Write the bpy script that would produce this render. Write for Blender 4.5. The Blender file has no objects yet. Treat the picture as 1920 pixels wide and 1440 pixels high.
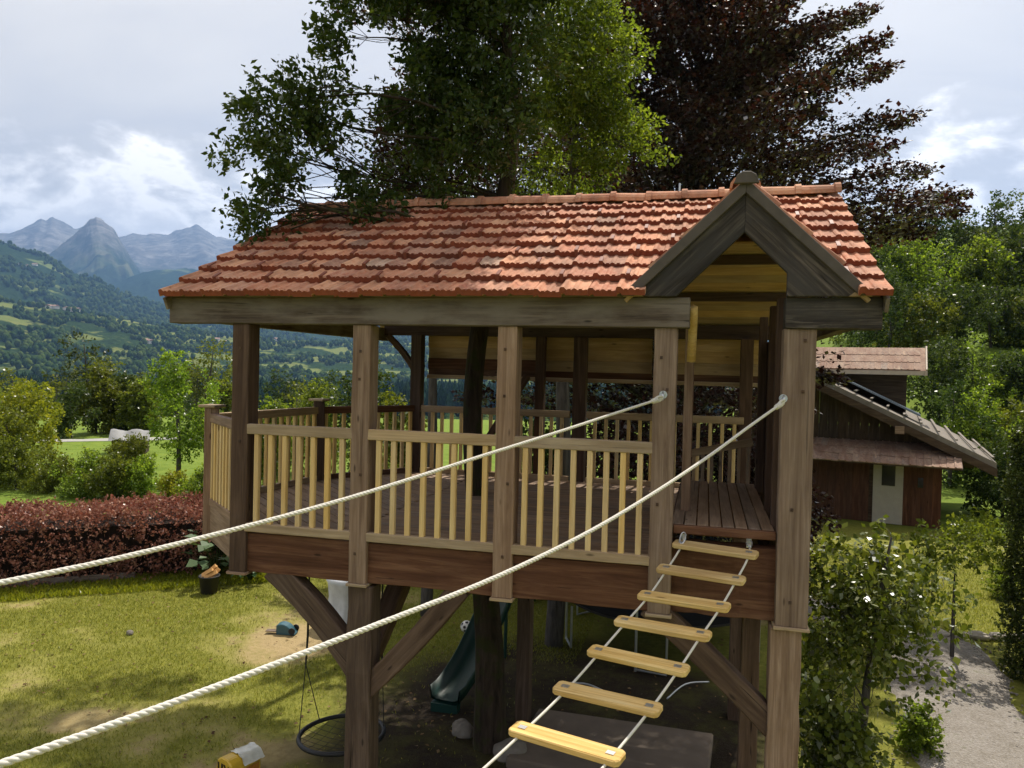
import bpy, bmesh, math, random
import numpy as np
from mathutils import Vector, Matrix

random.seed(7)
SC = bpy.context.scene
COL = SC.collection

# ------------------------------------------------------------------ camera
CAM = np.array([4.9747, -6.521, 1.6348])
YAW, PITCH, ROLL, FPX = 0.249, 0.0187, -0.024, 1428.87
_fw = np.array([-math.sin(YAW)*math.cos(PITCH), math.cos(YAW)*math.cos(PITCH), -math.sin(PITCH)])
_r = np.array([math.cos(YAW), math.sin(YAW), 0.0]); _u = np.cross(_r, _fw)
_rt = _r*math.cos(ROLL) - _u*math.sin(ROLL); _up = _r*math.sin(ROLL) + _u*math.cos(ROLL)
cd = bpy.data.cameras.new('camera'); cam = bpy.data.objects.new('camera', cd); COL.objects.link(cam)
cd.sensor_width = 36.0; cd.lens = FPX*36.0/1920.0; cd.clip_start = 0.05; cd.clip_end = 80000
m = Matrix.Identity(4)
for i in range(3):
    m[i][0] = _rt[i]; m[i][1] = _up[i]; m[i][2] = -_fw[i]; m[i][3] = CAM[i]
cam.matrix_world = m
SC.camera = cam

# ------------------------------------------------------------------ sky, sun, exposure
SUN_EL, SUN_AZ = math.radians(58), math.radians(9)      # azimuth measured from +Y towards +X
W = bpy.data.worlds.new('World'); SC.world = W; W.use_nodes = True
nt = W.node_tree; N = nt.nodes; L = nt.links; N.clear()
def nd(t, **k):
    n = N.new(t)
    for a, b in k.items(): setattr(n, a, b)
    return n
out = nd('ShaderNodeOutputWorld'); bg = nd('ShaderNodeBackground'); bg.inputs['Strength'].default_value = 0.1
sky = nd('ShaderNodeTexSky', sky_type='NISHITA'); sky.sun_disc = False
sky.sun_elevation = SUN_EL; sky.sun_rotation = SUN_AZ; sky.altitude = 900; sky.dust_density = 2.0
tc = nd('ShaderNodeTexCoord'); sep = nd('ShaderNodeSeparateXYZ'); L.new(tc.outputs['Generated'], sep.inputs[0])
def mth(op, a, b=None, clamp=False):
    n = nd('ShaderNodeMath', operation=op); n.use_clamp = clamp
    for i, v in enumerate((a, b)):
        if v is None: continue
        if isinstance(v, (int, float)): n.inputs[i].default_value = v
        else: L.new(v, n.inputs[i])
    return n.outputs[0]
zc = mth('MAXIMUM', sep.outputs['Z'], 0.0)
den = mth('ADD', zc, 0.22)
px = mth('DIVIDE', sep.outputs['X'], den); py = mth('DIVIDE', sep.outputs['Y'], den)
comb = nd('ShaderNodeCombineXYZ'); L.new(px, comb.inputs[0]); L.new(py, comb.inputs[1])
def noise(vec, scale, det, rough, dist=0.0):
    n = nd('ShaderNodeTexNoise'); n.inputs['Scale'].default_value = scale; n.inputs['Detail'].default_value = det
    n.inputs['Roughness'].default_value = rough; n.inputs['Distortion'].default_value = dist
    L.new(vec, n.inputs['Vector']); return n.outputs['Fac']
def ramp(fac, stops):
    n = nd('ShaderNodeValToRGB'); L.new(fac, n.inputs[0]); e = n.color_ramp.elements
    while len(e) > 1: e.remove(e[-1])
    e[0].position, c = stops[0]; e[0].color = (*c, 1)
    for p, c in stops[1:]:
        q = e.new(p); q.color = (*c, 1)
    return n.outputs['Color']
# high thin veil
mapv = nd('ShaderNodeMapping'); mapv.inputs['Scale'].default_value = (1.0, 2.6, 1.0); mapv.inputs['Rotation'].default_value = (0, 0, 0.5)
L.new(comb.outputs[0], mapv.inputs[0])
veil = noise(mapv.outputs[0], 1.1, 7, 0.55, 0.4)
veilc = ramp(veil, [(0.25, (7.1, 6.5, 5.9)), (0.5, (8.0, 7.35, 6.5)), (0.75, (9.1, 8.35, 7.3))])
veilf = ramp(veil, [(0.18, (0.85,)*3), (0.5, (0.98,)*3)])
mx1 = nd('ShaderNodeMixRGB'); L.new(veilf, mx1.inputs[0]); L.new(sky.outputs[0], mx1.inputs[1]); L.new(veilc, mx1.inputs[2])
# cumulus bank that sits low over the horizon, all round
mapc = nd('ShaderNodeMapping'); mapc.inputs['Scale'].default_value = (1.0, 1.0, 1.9); mapc.inputs['Location'].default_value = (0.35, 0.1, 0.02)
L.new(tc.outputs['Generated'], mapc.inputs[0])
cn = noise(mapc.outputs[0], 6.5, 10, 0.58, 0.15)
band = ramp(sep.outputs['Z'], [(0.0, (0.70,)*3), (0.16, (0.66,)*3), (0.22, (0.56,)*3), (0.27, (0.42,)*3), (0.36, (0.25,)*3), (0.6, (0.0,)*3)])
dens = mth('ADD', cn, mth('SUBTRACT', band, 0.55))
cf = ramp(dens, [(0.43, (0,)*3), (0.56, (1,)*3)])
cc = ramp(dens, [(0.46, (12.0, 11.2, 10.3)), (0.53, (16.5, 15.4, 14.0)), (0.60, (12.0, 11.2, 10.3)), (0.68, (9.4, 8.7, 8.0)), (0.85, (8.1, 7.6, 7.1))])
mx2 = nd('ShaderNodeMixRGB'); L.new(cf, mx2.inputs[0]); L.new(mx1.outputs[0], mx2.inputs[1]); L.new(cc, mx2.inputs[2])
L.new(mx2.outputs[0], bg.inputs['Color']); L.new(bg.outputs[0], out.inputs[0])

sl = bpy.data.lights.new('sun', 'SUN'); sl.energy = 5.0; sl.angle = math.radians(0.53); sl.color = (1.0, 0.93, 0.82)
sun = bpy.data.objects.new('sun', sl); COL.objects.link(sun)
sdir = Vector((math.sin(SUN_AZ)*math.cos(SUN_EL), math.cos(SUN_AZ)*math.cos(SUN_EL), math.sin(SUN_EL)))
sun.rotation_euler = sdir.to_track_quat('Z', 'Y').to_euler(); sun.location = (20, 30, 40)
SC.view_settings.view_transform = 'Standard'; SC.view_settings.look = 'None'
SC.view_settings.exposure = 0.52; SC.view_settings.gamma = 1.0; SC.view_settings.use_curve_mapping = False
SC.render.engine = 'CYCLES'
SC.cycles.max_bounces = 6; SC.cycles.diffuse_bounces = 3; SC.cycles.transmission_bounces = 4
SC.cycles.transparent_max_bounces = 8; SC.cycles.volume_bounces = 0; SC.cycles.use_denoising = True; SC.cycles.sample_clamp_direct = 4.0; SC.cycles.sample_clamp_indirect = 3.0

# ------------------------------------------------------------------ helpers
def ray(px, py): return _fw + _rt*(px-960)/FPX - _up*(py-720)/FPX
def at(px, py, D): return CAM + ray(px, py)*D

def tag(o, label=None, cat=None, group=None, kind=None):
    if label: o['label'] = label
    if cat: o['category'] = cat
    if group: o['group'] = group
    if kind: o['kind'] = kind
    return o
def empty(name, loc=(0, 0, 0), rz=0.0):
    o = bpy.data.objects.new(name, None); COL.objects.link(o); o.location = loc; o.rotation_euler = (0, 0, rz)
    o.empty_display_size = 0.2
    return o
def obj(name, me, mat=None, parent=None, mw=None):
    if mat is not None and not me.materials: me.materials.append(mat)
    o = bpy.data.objects.new(name, me); COL.objects.link(o)
    if parent is not None:
        o.parent = parent
    if mw is not None:
        o.matrix_basis = mw
    return o
def world_of(o):
    mw = Matrix.LocRotScale(o.location, o.rotation_euler, o.scale) if o.type == 'EMPTY' and o.parent is None else o.matrix_basis.copy(); p = o.parent
    while p is not None:
        mw = (Matrix.LocRotScale(p.location, p.rotation_euler, p.scale) if p.parent is None else p.matrix_basis) @ mw; p = p.parent
    return mw
def put(name, me, mat, parent, mw):
    """link a mesh whose wanted WORLD matrix is mw under parent"""
    if parent is not None: mw = world_of(parent).inverted() @ mw
    return obj(name, me, mat, parent, mw)

class MB:
    def __init__(s): s.v = []; s.f = []
    def add(s, vs, fs):
        o = len(s.v); s.v += [tuple(map(float, p)) for p in vs]; s.f += [tuple(i+o for i in q) for q in fs]; return s
    def box(s, a, b):
        (x0, y0, z0), (x1, y1, z1) = a, b
        return s.add([(x0,y0,z0),(x1,y0,z0),(x1,y1,z0),(x0,y1,z0),(x0,y0,z1),(x1,y0,z1),(x1,y1,z1),(x0,y1,z1)],
                     [(0,3,2,1),(4,5,6,7),(0,1,5,4),(1,2,6,5),(2,3,7,6),(3,0,4,7)])
    def tube(s, path, rad, n=8, cap=True, flat=1.0):
        path = [np.array(p, float) for p in path]; k = len(path)
        if not hasattr(rad, '__len__'): rad = [rad]*k
        T = [path[min(i+1, k-1)]-path[max(i-1, 0)] for i in range(k)]
        T = [t/(np.linalg.norm(t)+1e-9) for t in T]
        ref = np.array([0, 0, 1.0]) if abs(T[0][2]) < 0.9 else np.array([1.0, 0, 0])
        A = np.cross(T[0], ref); A /= np.linalg.norm(A)
        vs = []
        for i in range(k):
            A = A - T[i]*(A@T[i]); A /= np.linalg.norm(A)+1e-9; B = np.cross(T[i], A)
            for j in range(n):
                a = 2*math.pi*j/n
                vs.append(path[i] + rad[i]*(A*math.cos(a) + B*math.sin(a)*flat))
        fs = []
        for i in range(k-1):
            for j in range(n):
                a = i*n+j; b = i*n+(j+1) % n
                fs.append((a, b, b+n, a+n))
        if cap: fs.append(tuple(range(n))[::-1]); fs.append(tuple((k-1)*n+j for j in range(n)))
        return s.add(vs, fs)
    def lathe(s, prof, n=20, c=(0, 0, 0), cap=True):
        vs = []; k = len(prof)
        for r, z in prof:
            for j in range(n):
                a = 2*math.pi*j/n; vs.append((c[0]+r*math.cos(a), c[1]+r*math.sin(a), c[2]+z))
        fs = [(i*n+j, i*n+(j+1) % n, (i+1)*n+(j+1) % n, (i+1)*n+j) for i in range(k-1) for j in range(n)]
        if cap: fs.append(tuple(range(n))[::-1]); fs.append(tuple((k-1)*n+j for j in range(n)))
        return s.add(vs, fs)
    def prism(s, poly, d0, d1, axis='Y'):
        n = len(poly)
        if axis == 'Y': a = [(x, d0, z) for x, z in poly]; b = [(x, d1, z) for x, z in poly]
        elif axis == 'Z': a = [(x, y, d0) for x, y in poly]; b = [(x, y, d1) for x, y in poly]
        else: a = [(d0, y, z) for y, z in poly]; b = [(d1, y, z) for y, z in poly]
        return s.add(a+b, [tuple(range(n)), tuple(range(n, 2*n))[::-1]] + [(i, n+i, n+(i+1) % n, (i+1) % n) for i in range(n)])
    def mesh(s, name='m', smooth=False, bevel=0.0, fix=True):
        me = bpy.data.meshes.new(name); me.from_pydata(s.v, [], s.f)
        if bevel or fix:
            bm = bmesh.new(); bm.from_mesh(me)
            bmesh.ops.recalc_face_normals(bm, faces=bm.faces)
            if bevel:
                bmesh.ops.bevel(bm, geom=[e for e in bm.edges if len(e.link_faces) == 2 and e.calc_face_angle(0) > 0.5],
                                offset=bevel, segments=1, affect='EDGES', clamp_overlap=True)
            bm.to_mesh(me); bm.free()
        if smooth: me.polygons.foreach_set('use_smooth', [True]*len(me.polygons))
        me.update(); return me

def frame(p0, p1, up=(0, 0, 1)):
    """matrix with local X along p0->p1, Z close to up, origin at the middle"""
    p0, p1 = Vector(p0), Vector(p1); x = (p1-p0).normalized(); up = Vector(up)
    y = up.cross(x)
    if y.length < 1e-4: y = Vector((0, 1, 0)).cross(x) if abs(x.y) < .9 else Vector((1, 0, 0)).cross(x)
    y.normalize(); z = x.cross(y); c = (p0+p1)/2
    return Matrix(((x.x, y.x, z.x, c.x), (x.y, y.y, z.y, c.y), (x.z, y.z, z.z, c.z), (0, 0, 0, 1))), (p1-p0).length
_bar = {}
def bar(name, p0, p1, w, h, mat, parent=None, up=(0, 0, 1), bevel=0.006, wob=0.0):
    """a timber from p0 to p1: w across (local Y), h along local Z; equal timbers share their mesh"""
    mw, ln = frame(p0, p1, up)
    key = (round(ln, 3), w, h, mat.name, bevel, wob)
    me = _bar.get(key)
    if me is None or wob:
        b = MB()
        if wob:
            k = 14; vs = []; fs = []
            for i in range(k+1):
                x = -ln/2 + ln*i/k
                for (sy, sz) in ((-1, -1), (1, -1), (1, 1), (-1, 1)):
                    vs.append((x, sy*w/2+random.gauss(0, wob), sz*h/2+random.gauss(0, wob)))
            for i in range(k):
                for j in range(4): a = i*4+j; c = i*4+(j+1) % 4; fs.append((a, c, c+4, a+4))
            fs += [(3, 2, 1, 0), (k*4, k*4+1, k*4+2, k*4+3)]
            b.add(vs, fs)
        else: b.box((-ln/2, -w/2, -h/2), (ln/2, w/2, h/2))
        me = b.mesh(name, bevel=bevel); me.materials.append(mat)
        if not wob: _bar[key] = me
    return put(name, me, None, parent, mw)

# ---- numpy noise
def vnoise(x, y, seed=0):
    x = np.asarray(x, float); y = np.asarray(y, float)
    xi = np.floor(x).astype(np.int64); yi = np.floor(y).astype(np.int64); fx = x-xi; fy = y-yi
    def h(a, b):
        n = (a*374761393 + b*668265263 + seed*974711) & 0xFFFFFFFF
        n = ((n ^ (n >> 13))*1274126177) & 0xFFFFFFFF
        return ((n ^ (n >> 16)) & 0xFFFF)/65535.0
    fx = fx*fx*(3-2*fx); fy = fy*fy*(3-2*fy)
    return (h(xi, yi)*(1-fx)+h(xi+1, yi)*fx)*(1-fy) + (h(xi, yi+1)*(1-fx)+h(xi+1, yi+1)*fx)*fy
def fbm(x, y, o=5, seed=0, g=0.5):
    a = 1.0; t = 0; s = 0
    for i in range(o):
        t = t + a*vnoise(np.asarray(x)*2**i + 17.3*i, np.asarray(y)*2**i - 9.1*i, seed+i); s += a; a *= g
    return t/s
def ridged(x, y, o=5, seed=0):
    a = 1.0; t = 0; s = 0
    for i in range(o):
        t = t + a*(1-np.abs(2*vnoise(np.asarray(x)*2**i+5*i, np.asarray(y)*2**i+3*i, seed+i)-1)); s += a; a *= 0.5
    return t/s
def sstep(x, a, b):
    t = np.clip((np.asarray(x, float)-a)/(b-a), 0, 1); return t*t*(3-2*t)
def np_mesh(name, V, F, mat=None, smooth=False, attr=None):
    V = np.asarray(V, np.float32); F = np.asarray(F, np.int32); k = F.shape[1]
    me = bpy.data.meshes.new(name); me.vertices.add(len(V)); me.vertices.foreach_set('co', V.ravel())
    me.loops.add(F.size); me.loops.foreach_set('vertex_index', F.ravel())
    me.polygons.add(len(F)); me.polygons.foreach_set('loop_start', np.arange(0, F.size, k, dtype=np.int32))
    me.polygons.foreach_set('loop_total', np.full(len(F), k, np.int32))
    if smooth: me.polygons.foreach_set('use_smooth', np.ones(len(F), bool))
    me.update(calc_edges=True)
    for an, av in (attr or {}).items():
        a = me.attributes.new(an, 'FLOAT', 'POINT'); a.data.foreach_set('value', np.asarray(av, np.float32))
    if mat: me.materials.append(mat)
    return me
def grid_faces(nr, nc, wrap=False):
    i = np.arange(nr-1)[:, None]; j = np.arange(nc if wrap else nc-1)[None, :]
    a = i*nc+j; b = i*nc+(j+1) % nc
    return np.stack([a, b, b+nc, a+nc], -1).reshape(-1, 4)

# ------------------------------------------------------------------ materials
class NT:
    def __init__(s, name):
        s.m = bpy.data.materials.new(name); s.m.use_nodes = True; s.t = s.m.node_tree; s.n = s.t.nodes; s.n.clear()
        s.out = s.n.new('ShaderNodeOutputMaterial')
    def node(s, t, ins=None, **k):
        n = s.n.new(t)
        for a, b in k.items(): setattr(n, a, b)
        for a, b in (ins or {}).items():
            if hasattr(b, 'is_linked') or isinstance(b, bpy.types.NodeSocket): s.t.links.new(b, n.inputs[a])
            else: n.inputs[a].default_value = b
        return n
    def coord(s, which='Object'): return s.node('ShaderNodeTexCoord').outputs[which]
    def map(s, vec, scale=(1, 1, 1), loc=(0, 0, 0), rot=(0, 0, 0)):
        return s.node('ShaderNodeMapping', {'Vector': vec, 'Scale': scale, 'Location': loc, 'Rotation': rot}).outputs[0]
    def noise(s, vec, scale, det=4, rough=0.5, dist=0.0):
        return s.node('ShaderNodeTexNoise', {'Vector': vec, 'Scale': scale, 'Detail': det, 'Roughness': rough, 'Distortion': dist}).outputs['Fac']
    def ramp(s, fac, stops):
        n = s.node('ShaderNodeValToRGB', {'Fac': fac}); e = n.color_ramp.elements
        while len(e) > 1: e.remove(e[-1])
        e[0].position = stops[0][0]; c = stops[0][1]; e[0].color = (*c, 1) if len(c) == 3 else c
        for p, c in stops[1:]: q = e.new(p); q.color = (*c, 1)
        return n.outputs['Color']
    def mix(s, fac, a, b, bl='MIX'):
        def col(v): return (*v, 1) if isinstance(v, tuple) and len(v) == 3 else v
        return s.node('ShaderNodeMixRGB', {'Fac': fac, 'Color1': col(a), 'Color2': col(b)}, blend_type=bl).outputs[0]
    def math(s, op, a, b=0.0, clamp=False):
        n = s.node('ShaderNodeMath', {0: a, 1: b}, operation=op); n.use_clamp = clamp; return n.outputs[0]
    def bump(s, h, strength=0.3, dist=0.01):
        return s.node('ShaderNodeBump', {'Height': h, 'Strength': strength, 'Distance': dist}).outputs[0]
    def pbr(s, col, rough=0.7, normal=None, spec=0.3, metal=0.0):
        b = s.node('ShaderNodeBsdfPrincipled', {'Roughness': rough, 'Specular IOR Level': spec, 'Metallic': metal})
        if isinstance(col, tuple): b.inputs['Base Color'].default_value = (*col, 1)
        else: s.t.links.new(col, b.inputs['Base Color'])
        if normal is not None: s.t.links.new(normal, b.inputs['Normal'])
        s.t.links.new(b.outputs[0], s.out.inputs['Surface']); return s.m
    def surf(s, sh): s.t.links.new(sh, s.out.inputs['Surface']); return s.m

def wood(name, c0, c1, c2, rough=0.75, gs=9.0, knots=True, var=0.25, cracks=0.5, grey=None, blotf=0.35):
    """sawn timber, grain along local X"""
    s = NT(name); oc = s.coord('Object'); rnd = s.node('ShaderNodeObjectInfo').outputs['Random']
    off = s.node('ShaderNodeCombineXYZ', {0: s.math('MULTIPLY', rnd, 37.0), 1: s.math('MULTIPLY', rnd, 91.0), 2: s.math('MULTIPLY', rnd, 13.0)}).outputs[0]
    v = s.node('ShaderNodeVectorMath', {0: oc, 1: off}, operation='ADD').outputs[0]
    g1 = s.noise(s.map(v, (0.55, gs, gs)), 1.6, 6, 0.62, 1.2)
    g2 = s.noise(s.map(v, (2.5, 90, 90)), 1.0, 3, 0.6)
    blot = s.noise(s.map(v, (1.0, 3.0, 3.0)), 1.7, 5, 0.6)
    col = s.ramp(g1, [(0.28, c0), (0.5, c1), (0.72, c2)])
    col = s.mix(s.math('MULTIPLY', s.math('SUBTRACT', g2, 0.35, True), 0.9), col, tuple(x*0.55 for x in c0))
    if grey is not None:
        col = s.mix(s.ramp(blot, [(0.4, (0, 0, 0)), (0.65, (1, 1, 1))]), col, grey)
    else:
        col = s.mix(s.ramp(blot, [(0.3, (blotf,)*3), (0.6, (0,)*3)]), col, tuple(x*0.5 for x in c0))
    if knots:
        kn = s.node('ShaderNodeTexVoronoi', {'Vector': s.map(v, (2.2, 7.5, 7.5)), 'Scale': 1.0, 'Randomness': 1.0}).outputs['Distance']
        col = s.mix(s.ramp(kn, [(0.05, (0.8,)*3), (0.11, (0,)*3)]), col, tuple(x*0.3 for x in c0))
    crk = s.noise(s.map(v, (0.8, 30, 30)), 1.0, 4, 0.55, 0.6)
    col = s.mix(s.math('MULTIPLY', s.ramp(crk, [(0.66, (0,)*3), (0.72, (1,)*3)]), cracks), col, tuple(x*0.18 for x in c0))
    hsv = s.node('ShaderNodeHueSaturation', {'Color': col, 'Value': s.math('ADD', 1-var/2, s.math('MULTIPLY', rnd, var)),
                                             'Saturation': s.math('ADD', 0.9, s.math('MULTIPLY', rnd, 0.2))})
    h = s.math('SUBTRACT', s.math('ADD', g1, s.math('MULTIPLY', g2, 0.5)), s.math('MULTIPLY', s.ramp(crk, [(0.64, (0,)*3), (0.72, (1,)*3)]), 0.8))
    return s.pbr(hsv.outputs[0], rough, s.bump(h, 0.45, 0.006), 0.2)

M = {}
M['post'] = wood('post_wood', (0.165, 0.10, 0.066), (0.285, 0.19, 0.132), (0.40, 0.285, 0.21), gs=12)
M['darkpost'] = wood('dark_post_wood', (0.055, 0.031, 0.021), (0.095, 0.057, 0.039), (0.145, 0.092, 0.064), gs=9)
M['beam'] = wood('deck_beam_wood', (0.060, 0.025, 0.015), (0.125, 0.060, 0.036), (0.21, 0.115, 0.072), gs=7, cracks=0.9)
M['eave'] = wood('eave_beam_wood', (0.055, 0.036, 0.026), (0.13, 0.094, 0.07), (0.24, 0.185, 0.145), gs=12, grey=(0.20, 0.165, 0.135), cracks=0.8)
M['barge'] = wood('bargeboard_wood', (0.014, 0.011, 0.010), (0.05, 0.040, 0.034), (0.17, 0.14, 0.12), gs=12, grey=(0.05, 0.044, 0.042), cracks=1.0)
M['rail'] = wood('rail_wood', (0.30, 0.205, 0.12), (0.42, 0.305, 0.19), (0.51, 0.39, 0.26), gs=7)
M['pine'] = wood('new_pine', (0.60, 0.385, 0.155), (0.71, 0.50, 0.235), (0.78, 0.59, 0.31), gs=6, cracks=0.1, var=0.16, blotf=0.1)
M['lining'] = wood('lining_board', (0.38, 0.235, 0.115), (0.51, 0.34, 0.18), (0.60, 0.42, 0.24), gs=5, cracks=0.2, var=0.35)
M['tread'] = wood('tread_wood', (0.48, 0.29, 0.09), (0.70, 0.48, 0.19), (0.82, 0.64, 0.32), gs=13, cracks=0.45, var=0.3)
M['floor'] = wood('floor_wood', (0.20, 0.135, 0.09), (0.31, 0.22, 0.155), (0.40, 0.30, 0.22), gs=6, cracks=0.5)
M['brace'] = wood('brace_wood', (0.06, 0.036, 0.025), (0.115, 0.074, 0.052), (0.19, 0.13, 0.095), gs=7, cracks=0.9)
M['chalet'] = wood('chalet_board', (0.055, 0.022, 0.012), (0.10, 0.042, 0.022), (0.15, 0.07, 0.04), gs=6)
M['chaletd'] = wood('chalet_gable_board', (0.045, 0.030, 0.02), (0.075, 0.05, 0.034), (0.12, 0.085, 0.06), gs=6)

def terracotta(name, lichen=True):
    s = NT(name); oc = s.coord('Object'); oi = s.node('ShaderNodeObjectInfo').outputs; rnd = oi['Random']
    off = s.node('ShaderNodeCombineXYZ', {0: s.math('MULTIPLY', rnd, 61.0), 1: s.math('MULTIPLY', rnd, 17.0), 2: rnd}).outputs[0]
    v = s.node('ShaderNodeVectorMath', {0: oc, 1: off}, operation='ADD').outputs[0]
    base = s.ramp(rnd, [(0.0, (0.42, 0.135, 0.07)), (0.35, (0.56, 0.215, 0.11)), (0.60, (0.66, 0.33, 0.185)), (0.72, (0.36, 0.11, 0.065)),
                        (0.84, (0.56, 0.26, 0.16)), (0.91, (0.40, 0.19, 0.13)), (0.965, (0.16, 0.085, 0.065)), (1.0, (0.50, 0.36, 0.27))])
    n1 = s.noise(v, 14, 6, 0.65); n2 = s.noise(v, 60, 4, 0.6)
    col = s.mix(s.ramp(n1, [(0.38, (0,)*3), (0.75, (0.5,)*3)]), base, (0.68, 0.43, 0.27))
    col = s.mix(s.ramp(n1, [(0.30, (0.7,)*3), (0.42, (0,)*3)]), col, (0.20, 0.07, 0.045))
    if lichen:
        n3 = s.noise(s.coord('Generated'), 3.0, 5, 0.6); ln = s.noise(v, 28, 5, 0.7)
        col = s.mix(s.ramp(ln, [(0.60, (0,)*3), (0.72, (0.7,)*3)]), col, (0.42, 0.39, 0.33))
    col = s.mix(0.22, col, (0.40, 0.24, 0.17))
    wp = s.node('ShaderNodeNewGeometry').outputs['Position']; w1 = s.noise(s.map(wp, (3.2, 1.1, 1.1)), 1.0, 6, 0.65, 0.5)
    col = s.mix(s.ramp(w1, [(0.40, (0.55,)*3), (0.55, (0,)*3)]), col, (0.19, 0.10, 0.07))
    col = s.mix(s.ramp(w1, [(0.58, (0,)*3), (0.72, (0.5,)*3)]), col, (0.60, 0.42, 0.30))
    return s.pbr(col, 0.85, s.bump(s.math('ADD', n1, n2), 0.35, 0.006), 0.2)
M['tile'] = terracotta('clay_tile')
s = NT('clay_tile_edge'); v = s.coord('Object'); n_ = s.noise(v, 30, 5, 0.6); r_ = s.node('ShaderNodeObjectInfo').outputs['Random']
M['tile_edge'] = s.pbr(s.mix(s.math('MULTIPLY', n_, 0.8), s.ramp(r_, [(0.0, (0.26, 0.065, 0.035)), (0.6, (0.34, 0.095, 0.05)), (0.9, (0.20, 0.055, 0.035)), (1.0, (0.12, 0.06, 0.045))]), (0.16, 0.045, 0.028)), 0.85, s.bump(n_, 0.3, 0.004), 0.2)  # lip faces: unbleached red clay, with their shade painted into the colour
def flat(name, col, rough=0.6, spec=0.3, metal=0.0, ns=20, amt=0.25, bump=0.15):
    s = NT(name); v = s.coord('Object'); n = s.noise(v, ns, 5, 0.6)
    c = s.mix(s.ramp(n, [(0.3, (amt,)*3), (0.7, (0,)*3)]), col, tuple(x*0.55 for x in col))
    return s.pbr(c, rough, s.bump(n, bump, 0.005), spec, metal)
M['rope'] = flat('white_rope', (0.68, 0.645, 0.575), 0.8, 0.2, ns=60, amt=0.35, bump=0.4)
M['steel'] = flat('galvanised_steel', (0.62, 0.64, 0.66), 0.35, 0.5, 0.85)
M['flash'] = flat('grey_verge_board', (0.10, 0.082, 0.07), 0.7, 0.3, ns=9, amt=0.6)
M['hook'] = flat('red_roof_hook', (0.20, 0.060, 0.035), 0.6)
M['black'] = flat('black_rubber', (0.018, 0.018, 0.02), 0.5)
M['darknet'] = flat('dark_cord', (0.03, 0.03, 0.03), 0.8)
M['pot'] = flat('dark_pot', (0.022, 0.020, 0.018), 0.5, 0.4)
M['firewood'] = flat('split_firewood', (0.62, 0.34, 0.12), 0.8, ns=30, amt=0.5)
M['slide'] = flat('green_plastic', (0.004, 0.036, 0.028), 0.45, 0.5)
M['teal'] = flat('teal_plastic', (0.012, 0.10, 0.10), 0.4, 0.4)
M['bluegreen'] = flat('blue_green_plastic', (0.03, 0.10, 0.13), 0.35, 0.5)
M['yellow'] = flat('yellow_plastic', (0.62, 0.40, 0.035), 0.4, 0.4, ns=8, amt=0.4)
M['amber'] = flat('amber_side', (0.40, 0.17, 0.03), 0.45, 0.4)
M['clear'] = flat('pale_plastic_film', (0.62, 0.62, 0.56), 0.25, 0.6, ns=12, amt=0.5)
M['stone'] = flat('grey_stone', (0.22, 0.195, 0.165), 0.9, ns=6, amt=0.6, bump=0.6)
M['drum'] = flat('pale_grey_cloth', (0.56, 0.58, 0.60), 0.7, ns=6, amt=0.5, bump=0.5)
M['ball'] = flat('white_ball', (0.72, 0.70, 0.66), 0.5)
M['kerb'] = flat('pale_kerb_stone', (0.50, 0.45, 0.38), 0.9, ns=5, amt=0.5, bump=0.5)
M['shingle'] = flat('grey_shingle', (0.23, 0.20, 0.17), 0.9, ns=5, amt=0.7, bump=0.6)
M['palefascia'] = flat('pale_fascia', (0.52, 0.44, 0.36), 0.8, ns=6, amt=0.5)
M['metalroof'] = flat('blue_grey_sheet', (0.16, 0.20, 0.25), 0.5, 0.4)
M['door'] = flat('pale_door', (0.40, 0.36, 0.30), 0.7, ns=6)
M['glass'] = flat('dark_pane', (0.012, 0.012, 0.014), 0.08, 0.6)
M['housewall'] = flat('house_wall', (0.72, 0.70, 0.66), 0.9)
M['houseroof'] = flat('house_roof', (0.26, 0.17, 0.13), 0.9)
M['tarp'] = flat('grey_tarp', (0.26, 0.26, 0.26), 0.6, 0.4, ns=2.5, amt=0.6, bump=0.8)
M['asphalt'] = flat('pale_asphalt', (0.34, 0.33, 0.31), 0.95, ns=4)
M['chalettile'] = terracotta('pale_chalet_tile')
for _e in M['chalettile'].node_tree.nodes:
    if _e.type == 'VALTORGB' and len(_e.color_ramp.elements) == 8:
        for q in _e.color_ramp.elements: c = q.color; q.color = (c[0]*0.20+0.065, c[1]*0.3+0.075, c[2]*0.4+0.07, 1)

def bark(name, c0, c1, moss=None):
    s = NT(name); v = s.coord('Object')
    n = s.noise(s.map(v, (14, 14, 2.2)), 1.0, 6, 0.65, 0.6); p = s.noise(v, 5, 5, 0.6)
    col = s.ramp(n, [(0.3, c0), (0.65, c1)])
    if moss: col = s.mix(s.ramp(p, [(0.48, (0,)*3), (0.62, (0.85,)*3)]), col, moss)
    return s.pbr(col, 0.9, s.bump(n, 0.9, 0.03), 0.15)
M['bark'] = bark('mossy_bark', (0.014, 0.010, 0.008), (0.062, 0.044, 0.032), (0.034, 0.038, 0.012))
M['bark2'] = bark('grey_bark', (0.035, 0.030, 0.027), (0.11, 0.10, 0.09))

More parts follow.
